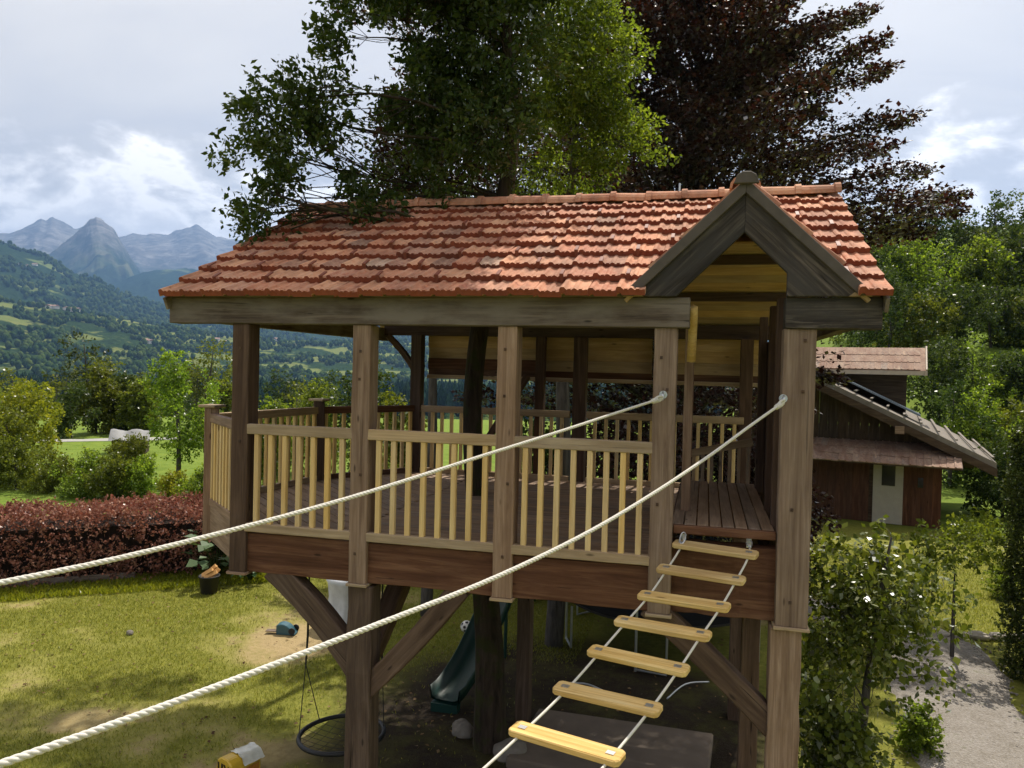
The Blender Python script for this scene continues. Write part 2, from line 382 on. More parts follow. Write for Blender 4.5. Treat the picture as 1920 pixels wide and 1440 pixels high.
def leafmat(name, c0, c1, c2, trans=0.45, tcol=None, gloss=0.025, clump=0.8):
    s = NT(name); geo = s.node('ShaderNodeNewGeometry').outputs; oc = s.coord('Object')
    cl = s.noise(oc, clump, 3, 0.6)
    f = s.math('ADD', s.math('MULTIPLY', geo['Random Per Island'], 0.6), s.math('MULTIPLY', cl, 0.75))
    col = s.ramp(s.math('SUBTRACT', f, 0.18, True), [(0.1, c0), (0.5, c1), (0.9, c2)])
    oi = s.node('ShaderNodeObjectInfo').outputs['Random']
    col = s.node('ShaderNodeHueSaturation', {'Color': col, 'Hue': s.math('ADD', 0.49, s.math('MULTIPLY', oi, 0.02)),
                                             'Value': s.math('ADD', 0.85, s.math('MULTIPLY', oi, 0.3))}).outputs[0]
    d = s.node('ShaderNodeBsdfDiffuse', {'Color': col}).outputs[0]
    tcx = s.mix(1.0, col, tcol or (1.6, 1.5, 0.7), 'MULTIPLY')
    t = s.node('ShaderNodeBsdfTranslucent', {'Color': tcx}).outputs[0]
    g = s.node('ShaderNodeBsdfGlossy', {'Color': (1, 1, 1, 1), 'Roughness': 0.5}).outputs[0]
    a = s.node('ShaderNodeMixShader', {0: trans, 1: d, 2: t}).outputs[0]
    fr = s.node('ShaderNodeFresnel', {'IOR': 1.35}).outputs[0]
    b = s.node('ShaderNodeMixShader', {0: s.math('MULTIPLY', fr, gloss*4, True), 1: a, 2: g}).outputs[0]
    return s.surf(b)
M['leaf_main'] = leafmat('leaf_dark_green', (0.022, 0.036, 0.010), (0.042, 0.064, 0.015), (0.075, 0.10, 0.02), 0.36)
M['leaf_bright'] = leafmat('leaf_sunlit_yellow_green', (0.055, 0.088, 0.014), (0.11, 0.155, 0.022), (0.20, 0.235, 0.035), 0.62, (1.8, 1.9, 0.8))
M['leaf_beech'] = leafmat('leaf_copper', (0.014, 0.008, 0.0065), (0.030, 0.015, 0.011), (0.068, 0.031, 0.021), 0.28, (1.7, 0.95, 0.7), 0.06)
M['leaf_hedge'] = leafmat('leaf_red_hedge', (0.14, 0.062, 0.04), (0.30, 0.145, 0.095), (0.43, 0.27, 0.17), 0.22, (1.4, 0.9, 0.8))
M['leaf_mid'] = leafmat('leaf_mid_green', (0.06, 0.085, 0.013), (0.11, 0.14, 0.02), (0.175, 0.20, 0.03), 0.5)
M['leaf_lime'] = leafmat('leaf_lime', (0.11, 0.135, 0.014), (0.18, 0.205, 0.02), (0.26, 0.255, 0.03), 0.48)
M['leaf_deep'] = leafmat('leaf_deep_green', (0.022, 0.04, 0.012), (0.045, 0.072, 0.018), (0.08, 0.11, 0.024), 0.38)
M['leaf_shrub'] = leafmat('leaf_glossy_shrub', (0.04, 0.06, 0.010), (0.09, 0.12, 0.017), (0.18, 0.20, 0.028), 0.42, gloss=0.08)
M['leaf_conifer'] = leafmat('needle_dark', (0.026, 0.04, 0.011), (0.05, 0.07, 0.017), (0.095, 0.12, 0.026), 0.25)
M['leaf_plant'] = leafmat('leaf_pale_plant', (0.04, 0.09, 0.03), (0.07, 0.14, 0.045), (0.13, 0.21, 0.09), 0.35, gloss=0.10)
M['grass'] = leafmat('grass_blade', (0.095, 0.12, 0.02), (0.165, 0.18, 0.034), (0.27, 0.255, 0.07), 0.5)

# ================================================================== THE SETTING
GZ = -3.2
PATH = [(8.3, -1.0), (8.35, 2.0), (8.45, 4.4), (8.85, 6.6), (9.3, 8.6), (8.0, 10.2), (5.5, 11.2), (2.5, 11.6)]
def seg_dist(x, y, poly):
    d = np.full(np.shape(x), 1e9)
    for (ax, ay), (bx, by) in zip(poly[:-1], poly[1:]):
        t = np.clip(((x-ax)*(bx-ax)+(y-ay)*(by-ay))/((bx-ax)**2+(by-ay)**2), 0, 1)
        d = np.minimum(d, np.hypot(x-ax-t*(bx-ax), y-ay-t*(by-ay)))
    return d
def gz(x, y, micro=True):
    x = np.asarray(x, float); y = np.asarray(y, float)
    dx = x-CAM[0]; dy = y-CAM[1]; r = np.hypot(dx, dy); az = np.degrees(np.arctan2(dx, dy))
    rightness = sstep(az, -2, 14)*(1-sstep(az, 120, 160))
    leftness = 1-sstep(az, -14, 0)
    z = np.full(x.shape, GZ)
    z = z + rightness*np.clip(r-36, 0, 130)*0.26*sstep(r, 34, 60)
    z = z - (1-rightness)*sstep(r, 50, 520)*58
    z = z - rightness*sstep(r, 300, 1500)*60
    if micro:
        fade = 1-sstep(r, 60, 120)
        z = z + fade*((fbm(x*0.5, y*0.5, 3, 3)-0.5)*0.10 + (fbm(x*3, y*3, 3, 5)-0.5)*0.03)
    z = z + sstep(r, 80, 400)*(fbm(x*0.01, y*0.01, 4, 8)-0.5)*10
    return z
def lushness(x, y):
    """0 = bare sandy soil, 1 = thick grass: wear of the lawn itself"""
    n = fbm(x*0.55+3, y*0.55, 4, 21); n2 = fbm(x*2.3, y*2.3, 3, 33)
    l = sstep(n*0.75+n2*0.25, 0.26, 0.60)
    hx, hy = -9.4, 6.4; ux, uy = 0.813, 0.582           # strip along the red hedge
    dh = -((x-hx)*-uy + (y-hy)*ux)
    l = np.maximum(l, (1-sstep(dh+0.5*(n2-0.5), 0.9, 1.7))*(x < -4.2))
    l = np.where((x > 7) | (y > 10.5), np.maximum(l, 0.85), l)
    return np.clip(l, 0, 1)
azs = np.radians(np.concatenate([np.arange(-180, -62, 6.0), np.arange(-62, 34, 0.27), np.arange(34, 180, 6.0)]))
rs = np.concatenate([[0.4, 1.2, 2.2, 3.2], np.geomspace(4.2, 60, 230), np.geomspace(62, 17500, 84)])
A_, R_ = np.meshgrid(azs, rs)
gx = CAM[0]+R_*np.sin(A_); gy = CAM[1]+R_*np.cos(A_)
gzz = gz(gx, gy)
lush = lushness(gx, gy)
under = (1-sstep(np.hypot((gx-3.2)/3.4, (gy-3.6)/3.8)+0.3*(fbm(gx*1.5, gy*1.5, 3, 14)-0.5), 0.72, 1.12))  # bare dirt under the deck, coloured darker to include the shade there
yellowp = 1-sstep(np.hypot((gx+1.9)/0.9, (gy-5.3)/1.1) + 0.35*(fbm(gx*2, gy*2, 3, 4)-0.5), 0.75, 1.05)
s = NT('garden_ground'); at_l = s.node('ShaderNodeAttribute', attribute_name='lush').outputs['Fac']
at_d = s.node('ShaderNodeAttribute', attribute_name='dirt_shade').outputs['Fac']; at_s = s.node('ShaderNodeAttribute', attribute_name='sand').outputs['Fac']
at_f = s.node('ShaderNodeAttribute', attribute_name='far').outputs['Fac']
pos = s.node('ShaderNodeNewGeometry').outputs['Position']
n1 = s.noise(pos, 1.3, 6, 0.62); n2 = s.noise(pos, 9, 6, 0.7); n3 = s.noise(pos, 55, 4, 0.7)
soil = s.ramp(n2, [(0.3, (0.24, 0.185, 0.08)), (0.55, (0.34, 0.27, 0.13)), (0.75, (0.42, 0.345, 0.18))])
dry = s.ramp(n2, [(0.3, (0.17, 0.165, 0.038)), (0.6, (0.27, 0.25, 0.07)), (0.8, (0.35, 0.31, 0.11))])
grs = s.ramp(n2, [(0.3, (0.12, 0.135, 0.022)), (0.55, (0.20, 0.20, 0.038)), (0.8, (0.29, 0.265, 0.07))])
lf = s.math('ADD', at_l, s.math('MULTIPLY', s.math('SUBTRACT', n2, 0.5), 0.9))
lf = s.math('ADD', lf, s.math('MULTIPLY', s.math('SUBTRACT', n3, 0.5), 0.8))
c = s.mix(s.ramp(lf, [(0.10, (0,)*3), (0.38, (1,)*3)]), soil, dry)
c = s.mix(s.ramp(lf, [(0.45, (0,)*3), (0.85, (1,)*3)]), c, grs)
c = s.mix(s.math('MULTIPLY', at_s, s.ramp(n2, [(0.25, (0.2,)*3), (0.6, (0.85,)*3)])), c, (0.38, 0.28, 0.15))
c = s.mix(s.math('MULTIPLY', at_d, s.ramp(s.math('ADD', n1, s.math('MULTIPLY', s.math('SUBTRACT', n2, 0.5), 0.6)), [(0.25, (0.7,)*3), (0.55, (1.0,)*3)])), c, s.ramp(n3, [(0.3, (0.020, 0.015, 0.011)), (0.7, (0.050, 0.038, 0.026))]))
fn = s.noise(pos, 0.016, 7, 0.65); fn2 = s.noise(pos, 0.2, 5, 0.7)
fc = s.ramp(fn, [(0.35, (0.025, 0.05, 0.018)), (0.5, (0.05, 0.085, 0.022)), (0.56, (0.12, 0.165, 0.04)), (0.68, (0.16, 0.20, 0.055)), (0.75, (0.05, 0.08, 0.022))])
fc = s.mix(s.ramp(fn2, [(0.35, (0.45,)*3), (0.6, (0,)*3)]), fc, (0.02, 0.04, 0.014))
mead = s.ramp(n1, [(0.3, (0.10, 0.16, 0.02)), (0.7, (0.17, 0.225, 0.035))])
c = s.mix(s.ramp(at_f, [(0.05, (0,)*3), (0.25, (1,)*3)]), c, mead)
c = s.mix(s.ramp(at_f, [(0.5, (0,)*3), (0.9, (1,)*3)]), c, fc)
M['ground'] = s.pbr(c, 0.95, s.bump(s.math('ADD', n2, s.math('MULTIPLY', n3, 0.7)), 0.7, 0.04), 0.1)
V = np.stack([gx, gy, gzz], -1).reshape(-1, 3)
faras = 0.30*sstep(R_, 19, 23)*(gx < 4) + 0.25*sstep(R_, 26, 30)*(gx >= 4) + 0.7*sstep(R_, 70, 160)
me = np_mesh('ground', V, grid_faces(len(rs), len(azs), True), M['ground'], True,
             {'lush': lush.ravel(), 'dirt_shade': under.ravel(), 'sand': yellowp.ravel(), 'far': faras.ravel()})
ground = tag(obj('ground', me), kind='structure')
# cap the hole under the camera
ground_hole = None

def strip(name, poly, width, mat, dz, n=60, wob=0.0, seed=1):
    pts = np.array(poly, float); seg = np.r_[0, np.cumsum(np.linalg.norm(np.diff(pts, axis=0), axis=1))]
    t = np.linspace(0, seg[-1], n); xs = np.interp(t, seg, pts[:, 0]); ys = np.interp(t, seg, pts[:, 1])
    k = np.ones(7)/7
    xs[3:-3] = np.convolve(xs, k, 'valid'); ys[3:-3] = np.convolve(ys, k, 'valid')
    tx = np.gradient(xs); ty = np.gradient(ys); ln = np.hypot(tx, ty); nx, ny = -ty/ln, tx/ln
    rows = 13; vs = []
    for j in range(rows):
        f = j/(rows-1)*2-1
        w = width/2*(1+wob*(fbm(t*0.8, t*0+j//6, 3, seed+(1 if f > 0 else 5))-0.5)*2)
        X = xs+nx*f*w; Y = ys+ny*f*w
        vs.append(np.stack([X, Y, gz(X, Y)+dz+0.03*(1-f*f)-0.03*(abs(f) > 0.99)], -1))
    return np_mesh(name, np.concatenate(vs), grid_faces(rows, n), mat, True)
s = NT('gravel'); pos = s.node('ShaderNodeNewGeometry').outputs['Position']
vo = s.node('ShaderNodeTexVoronoi', {'Vector': pos, 'Scale': 42.0}).outputs; n1 = s.noise(pos, 2.2, 6, 0.7); n2 = s.noise(pos, 16, 4, 0.6)
c = s.mix(0.55, s.ramp(vo['Color'], [(0.1, (0.24, 0.215, 0.18)), (0.6, (0.40, 0.365, 0.32)), (0.95, (0.52, 0.49, 0.45))]), s.ramp(n1, [(0.35, (0.25, 0.215, 0.16)), (0.65, (0.44, 0.40, 0.345))]))
c = s.mix(s.ramp(s.math('ADD', n1, s.math('MULTIPLY', n2, 0.4)), [(0.80, (0,)*3), (0.92, (0.8,)*3)]), c, (0.13, 0.15, 0.04))
c = s.mix(1.0, c, (0.66, 0.66, 0.68), 'MULTIPLY')
M['gravel'] = s.pbr(c, 0.95, s.bump(vo['Distance'], 0.8, 0.02), 0.15)
path = tag(obj('gravel_path', strip('gravel_path', PATH, 1.9, M['gravel'], 0.01, 110, 0.35)), kind='structure')
rng = np.random.default_rng(5)

# ---- hills and mountains: real relief at real distances
def relief(name, prof, D, depth, foot, mat, rough=0.5, seed=0, ncol=420, nrow=70, px0=-420, px1=1500, fs=1.0, sharp=1.15, back=0.45):
    px = np.linspace(px0, px1, ncol); pp = np.array(prof, float)
    py = np.interp(px, pp[:, 0], pp[:, 1]); py = np.convolve(np.pad(py, 1, 'edge'), (0.25, 0.5, 0.25), 'valid')
    d = np.stack([ray(a, b) for a, b in zip(px, py)]); h = np.hypot(d[:, 0], d[:, 1])
    ux = d[:, 0]/h; uy = d[:, 1]/h; crest = CAM[2]+D*d[:, 2]/h
    sv = np.concatenate([np.linspace(0, 1, nrow), 1+back*np.linspace(0.04, 1, nrow//3)])
    S, _ = np.meshgrid(sv, px, indexing='ij')
    dist = D - depth + depth*S
    X = CAM[0]+ux[None]*dist; Y = CAM[1]+uy[None]*dist
    base = np.where(S <= 1, np.clip(S, 0, 1)**sharp, np.clip(1-(S-1)/back*1.0, 0, 1)**0.8)
    nz = ridged(X/(depth*0.34)*fs, Y/(depth*0.34)*fs, 6, seed)-0.55
    nz = nz + 0.35*(fbm(X/(depth*0.05), Y/(depth*0.05), 4, seed+9)-0.5)
    amp = rough*np.clip(S, 0, 1)*np.clip((1.0-S)*2.2, 0.0, 1)
    amp = np.where(S > 1, rough*np.clip((S-1)*3, 0, 1)*0.5, amp)
    wv = np.clip(1-S, 0, 1)*((fbm(px[None]*0.012+S*2.1, S*3.0+seed, 4, seed+40)-0.5)*260 + (fbm(px[None]*0.05, S*7.0+seed, 3, seed+50)-0.5)*60)
    Hh = np.interp(np.clip(px[None]+wv, px0, px1), px, crest)-foot
    Z = foot + Hh*(base + amp*nz*0.55)
    ii = np.argmin(np.abs(sv-1)); Z[ii] += (fbm(px*0.07, px*0, 4, seed+3)-0.5)*Hh[ii]*0.03
    return np_mesh(name, np.stack([X, Y, Z], -1).reshape(-1, 3), grid_faces(len(sv), ncol), mat, True), (X, Y, Z, S)
def hillmat(name, forest, meadow, rock=None, sc=1.0, mead=(0.55, 0.62), rockz=None):
    s = NT(name); geo = s.node('ShaderNodeNewGeometry').outputs; pos = geo['Position']
    n1 = s.noise(pos, 0.0021*sc, 8, 0.62, 0.3); n2 = s.noise(pos, 0.03*sc, 6, 0.7); n3 = s.noise(pos, 0.009*sc, 5, 0.6)
    f = s.ramp(n2, [(0.3, tuple(x*0.4 for x in forest)), (0.55, forest), (0.75, tuple(x*1.6 for x in forest))])
    g = s.ramp(n3, [(0.35, meadow), (0.65, (meadow[0]*1.35, meadow[1]*1.15, meadow[2]*1.2))])
    c = s.mix(s.ramp(n1, [(mead[0], (0,)*3), (mead[1], (1,)*3)]), f, g)
    if rock:
        z = s.node('ShaderNodeSeparateXYZ', {0: pos}).outputs['Z']
        zz = s.math('DIVIDE', s.math('SUBTRACT', s.math('ADD', z, s.math('MULTIPLY', n3, 700.0)), rockz[0]+350), rockz[1]-rockz[0])
        n4 = s.noise(s.map(pos, (1, 1, 2.2)), 0.0045, 7, 0.7, 0.8)
        rk = s.ramp(n4, [(0.36, tuple(x*0.5 for x in rock)), (0.5, tuple(x*0.8 for x in rock)), (0.62, tuple(x*1.35 for x in rock))])
        c = s.mix(s.ramp(zz, [(0.2, (0,)*3), (0.7, (1,)*3)]), c, rk)
    return s.pbr(c, 1.0, s.bump(n2, 1.0, 12.0), 0.0)
M['mnt'] = hillmat('mountain_rock', (0.035, 0.055, 0.03), (0.10, 0.12, 0.06), (0.22, 0.21, 0.20), 0.5, (0.5, 0.6), (900, 2000))
M['hillfar'] = hillmat('far_forest', (0.028, 0.05, 0.03), (0.10, 0.14, 0.06), sc=0.8, mead=(0.66, 0.72))
M['hillleft'] = hillmat('forest_hill', (0.028, 0.052, 0.02), (0.12, 0.165, 0.05), sc=1.6, mead=(0.58, 0.62))
M['hilllow'] = hillmat('mixed_hill', (0.035, 0.062, 0.02), (0.15, 0.19, 0.055), sc=2.6, mead=(0.50, 0.55))
me, _ = relief('mountain', [(-420,455),(-100,442),(0,438),(20,436),(60,420),(78,409),(85,413),(97,405),(115,413),(140,428),(165,420),(178,430),(210,446),(232,443),(250,437),(275,440),(320,438),(345,428),(360,424),(368,420),(385,430),(405,443),(440,448),(470,456),(500,440),(545,415),(600,425),(700,460),(900,470),(1500,520)],
               15000, 6500, -80, M['mnt'], 0.6, 3, 620, 90, fs=1.4, back=0.3)
tag(obj('mountain_range', me), kind='structure')
me, _ = relief('mountain', [(-420,760),(-60,640),(10,545),(60,500),(110,463),(140,440),(155,425),(168,412),(180,408),(192,412),(205,421),(218,437),(228,455),(240,475),(255,497),(265,515),(290,545),(330,600),(420,740)],
               11000, 3800, -80, M['mnt'], 0.55, 8, 520, 90, px0=-200, px1=420, fs=1.6)
tag(obj('mountain_peak', me), kind='structure')
me, _ = relief('hill', [(-420,560),(0,560),(180,545),(230,527),(255,515),(290,506),(330,504),(400,505),(460,510),(520,512),(600,516),(700,520),(900,560),(1500,640)],
               9000, 4200, -80, M['hillfar'], 0.45, 12, 420, 60)
tag(obj('hill', me), kind='structure')
me, HL = relief('hill', [(-420,400),(-100,438),(0,455),(20,460),(40,467),(60,475),(80,477),(95,488),(115,500),(140,515),(170,522),(190,527),(215,545),(260,560),(320,580),(380,592),(440,600),(520,605),(600,612),(700,615),(900,625),(1500,690)],
               5600, 2700, -75, M['hillleft'], 0.5, 22, 420, 70)
tag(obj('hill', me), kind='structure')
me, HW = relief('hill', [(-420,545),(0,562),(60,575),(120,578),(180,592),(240,600),(300,612),(360,620),(430,632),(500,636),(600,640),(700,640),(900,650),(1500,700)],
               3300, 1600, -72, M['hilllow'], 0.55, 31, 420, 70)
tag(obj('hill', me), kind='structure')

# ---- far woods: thousands of small crowns as one mass per wood
def woods(name, label, P, hts, kind, mat, seed=0):
    r = np.random.default_rng(seed); n = len(P); rot = r.random(n)*6.28
    if kind == 'conifer':
        k = 6; rings = [(0.30, 0.02), (0.17, 0.45), (0.22, 0.40), (0.0, 1.0)]
    else:
        k = 6; rings = [(0.16, 0.05), (0.40, 0.38), (0.34, 0.72), (0.12, 0.98)]
    m = len(rings); V = np.zeros((n, m*k, 3)); jit = r.uniform(0.7, 1.3, (n, m, k))
    for i, (rr, zz) in enumerate(rings):
        for j in range(k):
            a = rot+j*6.2832/k+i*0.5; R = rr*hts*jit[:, i, j]
            V[:, i*k+j, 0] = P[:, 0]+R*np.cos(a); V[:, i*k+j, 1] = P[:, 1]+R*np.sin(a); V[:, i*k+j, 2] = P[:, 2]+hts*(zz+0.06*(jit[:, i, j]-1))
    F = np.concatenate([grid_faces(m, k, True), np.array([[(m-1)*k+a for a in (0, 1, 2, 3)], [(m-1)*k+a for a in (3, 4, 5, 0)]])])
    FF = (F[None]+np.arange(n)[:, None, None]*m*k).reshape(-1, 4)
    o = obj(name, np_mesh(name, V.reshape(-1, 3), FF, mat)); return tag(o, label, 'wood', kind='stuff')
def crownmat(name, c0, c1, c2):
    s = NT(name); geo = s.node('ShaderNodeNewGeometry').outputs; n = s.noise(geo['Position'], 0.35, 4, 0.7)
    c = s.ramp(geo['Random Per Island'], [(0.0, c0), (0.55, c1), (1.0, c2)])
    c = s.mix(s.ramp(n, [(0.35, (0.7,)*3), (0.6, (0,)*3)]), c, tuple(x*0.35 for x in c0))
    return s.pbr(c, 1.0, s.bump(n, 1.0, 1.5), 0.0)
M['c_con'] = crownmat('far_conifer', (0.012, 0.028, 0.014), (0.02, 0.042, 0.018), (0.035, 0.06, 0.022))
M['c_dec'] = crownmat('far_broadleaf', (0.03, 0.058, 0.016), (0.055, 0.09, 0.022), (0.10, 0.135, 0.032))
def pick(H, n, smin, smax, thr, seed, fsc=0.004):
    r = np.random.default_rng(seed); X, Y, Z, S = H; nr, nc = X.shape; out_ = []
    a = r.random(n)*(nr-2); b = r.random(n)*(nc-2); i = a.astype(int); j = b.astype(int); fa = a-i; fb = b-j
    def bl(Q): return (Q[i, j]*(1-fa)+Q[i+1, j]*fa)*(1-fb)+(Q[i, j+1]*(1-fa)+Q[i+1, j+1]*fa)*fb
    P = np.stack([bl(X), bl(Y), bl(Z)], -1); s_ = bl(S); q = fbm(P[:, 0]*fsc, P[:, 1]*fsc, 4, 77)
    return P[(s_ > smin) & (s_ < smax) & (q > thr)]
P = pick(HL, 17000, 0.05, 1.02, 0.44, 1); woods('far_hill_wood', 'dark wooded slope of the nearer left hill below the peaks', P, np.random.default_rng(2).uniform(18, 34, len(P)), 'broad', M['c_dec'], 3)
P = pick(HW, 11000, 0.05, 1.02, 0.47, 4, 0.006); woods('mixed_hill_wood', 'patchy leafy woodland among meadows low on the hillside', P, np.random.default_rng(5).uniform(12, 24, len(P)), 'broad', M['c_dec'], 6)
rg = np.random.default_rng(11); n = 5200
azr = np.radians(rg.uniform(-64, 2, n)); rr = rg.uniform(820, 1380, n); X = CAM[0]+rr*np.sin(azr); Y = CAM[1]+rr*np.cos(azr)
keep = fbm(X*0.004, Y*0.004, 3, 41)+0.12*sstep(rr, 900, 1200) > 0.42
P = np.stack([X, Y, gz(X, Y)-1], -1)[keep]
woods('conifer_wood', 'dark band of conifers across the valley floor', P, rg.uniform(26, 46, len(P)), 'conifer', M['c_con'], 12)
n = 3200; azr = np.radians(rg.uniform(-64, -4, n)); rr = rg.uniform(330, 800, n); X = CAM[0]+rr*np.sin(azr); Y = CAM[1]+rr*np.cos(azr)
keep = fbm(X*0.012, Y*0.012, 3, 51) > 0.47
P = np.stack([X, Y, gz(X, Y)-0.5], -1)[keep]
woods('valley_wood', 'scattered leafy trees in front of the conifer band', P, rg.uniform(8, 19, len(P)), 'broad', M['c_dec'], 13)
# far houses
hm = MB(); hm.box((-5, -6, 0), (5, 6, 6)); hme = hm.mesh('far_house'); hme.materials.append(M['housewall'])
rm = MB(); rm.add([(-5.8, -7, 5.6), (5.8, -7, 5.6), (5.8, 7, 5.6), (-5.8, 7, 5.6), (0, -7, 9), (0, 7, 9)], [(0, 4, 5, 3), (1, 2, 5, 4), (0, 1, 4), (2, 3, 5), (0, 3, 2, 1)]); rme = rm.mesh('roof'); rme.materials.append(M['houseroof'])
hs = [(40,497,'L'),(52,500,'L'),(66,499,'L'),(92,578,'W'),(104,579,'W'),(126,582,'W'),(136,584,'W'),(143,583,'W'),(270,642,'W'),(282,645,'W'),(408,612,'L'),(418,618,'L'),(428,608,'L'),(405,640,'W'),(424,646,'W'),(432,652,'W'),(536,618,'L'),(520,640,'W'),(546,650,'W')]
for (hx, hy, w) in hs:
    X, Y, Z, S = HL if w == 'L' else HW
    pts = np.stack([X, Y, Z], -1).reshape(-1, 3); d = pts-CAM; zf = d@_fw
    q = np.hypot(960+FPX*(d@_rt)/zf-hx, 720-FPX*(d@_up)/zf-hy); q[zf < 0] = 1e9; q[S.ravel() > 1] = 1e9
    p = pts[np.argmin(q)]
    e = empty('far_house', p-np.array([0, 0, 1]), random.random()*3)
    e.scale = (2.0, 2.0, 1.7)
    obj('wall', hme, None, e); obj('roof', rme, None, e)
    tag(e, 'tiny white house in the hamlets on the ' + ('upper' if w == 'L' else 'lower') + ' far hillside', 'house', 'far houses on the ' + ('upper' if w == 'L' else 'lower') + ' hillside')

# ---- haze: one closed box of pale air
hz = MB(); hz.box((-18600, -18600, -95), (18600, 18600, 3100)); hme2 = hz.mesh('haze')
hmat = bpy.data.materials.new('haze_air'); hmat.use_nodes = True; ht = hmat.node_tree; ht.nodes.clear()
ho = ht.nodes.new('ShaderNodeOutputMaterial'); hv = ht.nodes.new('ShaderNodeVolumePrincipled')
hv.inputs['Color'].default_value = (0.21, 0.40, 0.78, 1); hv.inputs['Density'].default_value = 7.2e-5; hv.inputs['Anisotropy'].default_value = 0.3
ht.links.new(hv.outputs[0], ho.inputs['Volume'])
haze = tag(obj('haze', hme2, hmat), 'pale blue haze filling the valley', 'haze', kind='stuff')

# ================================================================== THE TREEHOUSE
TH = empty('treehouse', (3.0, 2.4, GZ))
tag(TH, 'timber treehouse on stilts with red tiled roof, gabled entrance and railed deck', 'treehouse')
FLZ = 0.0
def vpost(name, x0, x1, y0, y1, z0, z1, mat, cap=True, wob=0.0015):
    return bar(name, ((x0+x1)/2, (y0+y1)/2, z0), ((x0+x1)/2, (y0+y1)/2, z1), y1-y0, x1-x0, mat, TH, up=(1, 0, 0), wob=wob)
# front posts, left to right
FP = [(0.50, 0.68, 'darkpost'), (1.775, 1.955, 'post'), (3.175, 3.355, 'post'), (4.545, 4.735, 'post'), (5.575, 5.825, 'post')]  # leftmost in darker wood: the shadow on it is put into its colour
for k, (a, b, mt) in enumerate(FP):
    vpost('post', a, b, 0.0, 0.19, -0.40, 2.02, M[mt])
    bar('post_foot', (a-0.015, 0.09, -0.413), (b+0.015, 0.09, -0.413), 0.225, 0.026, M['rail'] if k != 0 else M['post'], TH, bevel=0.004)
peg_me = MB().box((-0.011, -0.004, -0.013), (0.011, 0.004, 0.013)).mesh('peg'); peg_me.materials.append(M['darkpost'])
for k, (a, b, mt) in enumerate(FP):
    for zz_ in ((1.86, 1.42, -0.12, 0.55) if k else (1.8, 0.9)):
        put('peg', peg_me, None, TH, Matrix.Translation(((a+b)/2+random.uniform(-0.035, 0.045), -0.003, zz_+random.uniform(-0.1, 0.1))))
# stilts
for (x0, x1, y0, mt) in ((1.765, 2.01, 0.02, 'brace'), (5.54, 5.785, 0.02, 'post'), (5.36, 5.52, 0.75, 'brace'), (2.60, 2.78, 3.4, 'brace'), (0.2, 0.42, 3.3, 'brace'), (5.4, 5.62, 4.5, 'brace')):
    vpost('stilt', x0, x1, y0, y0+0.22, GZ-0.1, -0.43, M[mt], wob=0.003)
# deck beams: front, sides, back
bar('deck_beam', (0.60, 0.13, -0.205), (4.62, 0.13, -0.205), 0.17, 0.385, M['beam'], TH, wob=0.005)
bar('deck_beam', (4.635, 0.20, -0.10), (5.70, 0.20, -0.10), 0.17, 0.60, M['beam'], TH, wob=0.004)
bar('deck_beam', (0.4, 3.4, -0.22), (5.6, 3.4, -0.22), 0.16, 0.34, M['beam'], TH, wob=0.004)
bar('deck_beam', (0.6, 4.65, -0.22), (5.6, 4.65, -0.22), 0.16, 0.34, M['beam'], TH, wob=0.004)
for x in (1.86, 3.3, 5.6): bar('joist', (x, 0.3, -0.24), (x, 4.6, -0.24), 0.12, 0.3, M['brace'], TH)
# braces (bent natural timbers)
def brace(p0, p1, w, h, mat, bend=0.0):
    p0 = np.array(p0); p1 = np.array(p1); t = p1-p0; ln = np.linalg.norm(t); t /= ln
    nrm = np.cross(t, (0, 1, 0)); b = MB(); k = 12; vs = []; fs = []
    mw, ln = frame(p0, p1, (0, 1, 0))
    for i in range(k+1):
        x = -ln/2+ln*i/k; off = bend*math.sin(math.pi*i/k)
        for (sy, sz) in ((-1, -1), (1, -1), (1, 1), (-1, 1)):
            vs.append((x, off+sy*h/2*(1+random.gauss(0, 0.02)), sz*w/2*(1+random.gauss(0, 0.02))))
    for i in range(k):
        for j in range(4): a = i*4+j; c = i*4+(j+1) % 4; fs.append((a, c, c+4, a+4))
    fs += [(3, 2, 1, 0), (k*4, k*4+1, k*4+2, k*4+3)]
    put('brace', b.add(vs, fs).mesh('brace', bevel=0.012), mat, TH, mw)
brace((0.93, 0.13, -0.36), (1.84, 0.13, -1.24), 0.16, 0.235, M['brace'], -0.05)
brace((1.93, 0.13, -1.42), (2.86, 0.13, -0.36), 0.16, 0.20, M['brace'], 0.03)
brace((5.60, 0.13, -1.28), (4.55, 0.13, -0.36), 0.15, 0.20, M['brace'], 0.02)
brace((1.88, 0.30, -1.15), (1.88, 1.35, -0.36), 0.16, 0.2, M['brace'], 0.02)
brace((0.35, 3.2, -1.15), (0.9, 2.4, -0.36), 0.16, 0.2, M['brace'], 0.0)

# deck polygon
PA, PB, PC, PD, PE, PF = (0.58, 0.10), (-0.52, 1.12), (-0.30, 3.22), (0.62, 4.60), (5.62, 4.62), (5.62, 0.12)
def boards(name, poly, ang, w, gap, z, mat, th=0.03, parent=None):
    d = np.array([math.cos(ang), math.sin(ang)]); nn = np.array([-d[1], d[0]]); P = np.array(poly)
    q = P@nn; t = q.min()+w/2
    while t < q.max()-0.02:
        xs = []
        for a, b in zip(P, np.roll(P, -1, 0)):
            qa, qb = a@nn-t, b@nn-t
            if qa*qb < 0: xs.append((a+(b-a)*qa/(qa-qb))@d)
        if len(xs) >= 2 and max(xs)-min(xs) > 0.08:
            a = d*min(xs)+nn*t; b = d*max(xs)+nn*t
            bar(name, (*a, z), (*b, z), w, th, mat, parent or TH, bevel=0.003)
        t += w+gap
boards('floor_board', [(0.66, 0.26), PB, PC, PD, (1.62, 4.55), (1.62, 0.26)], math.radians(-43), 0.112, 0.016, 0.0, M['floor'])
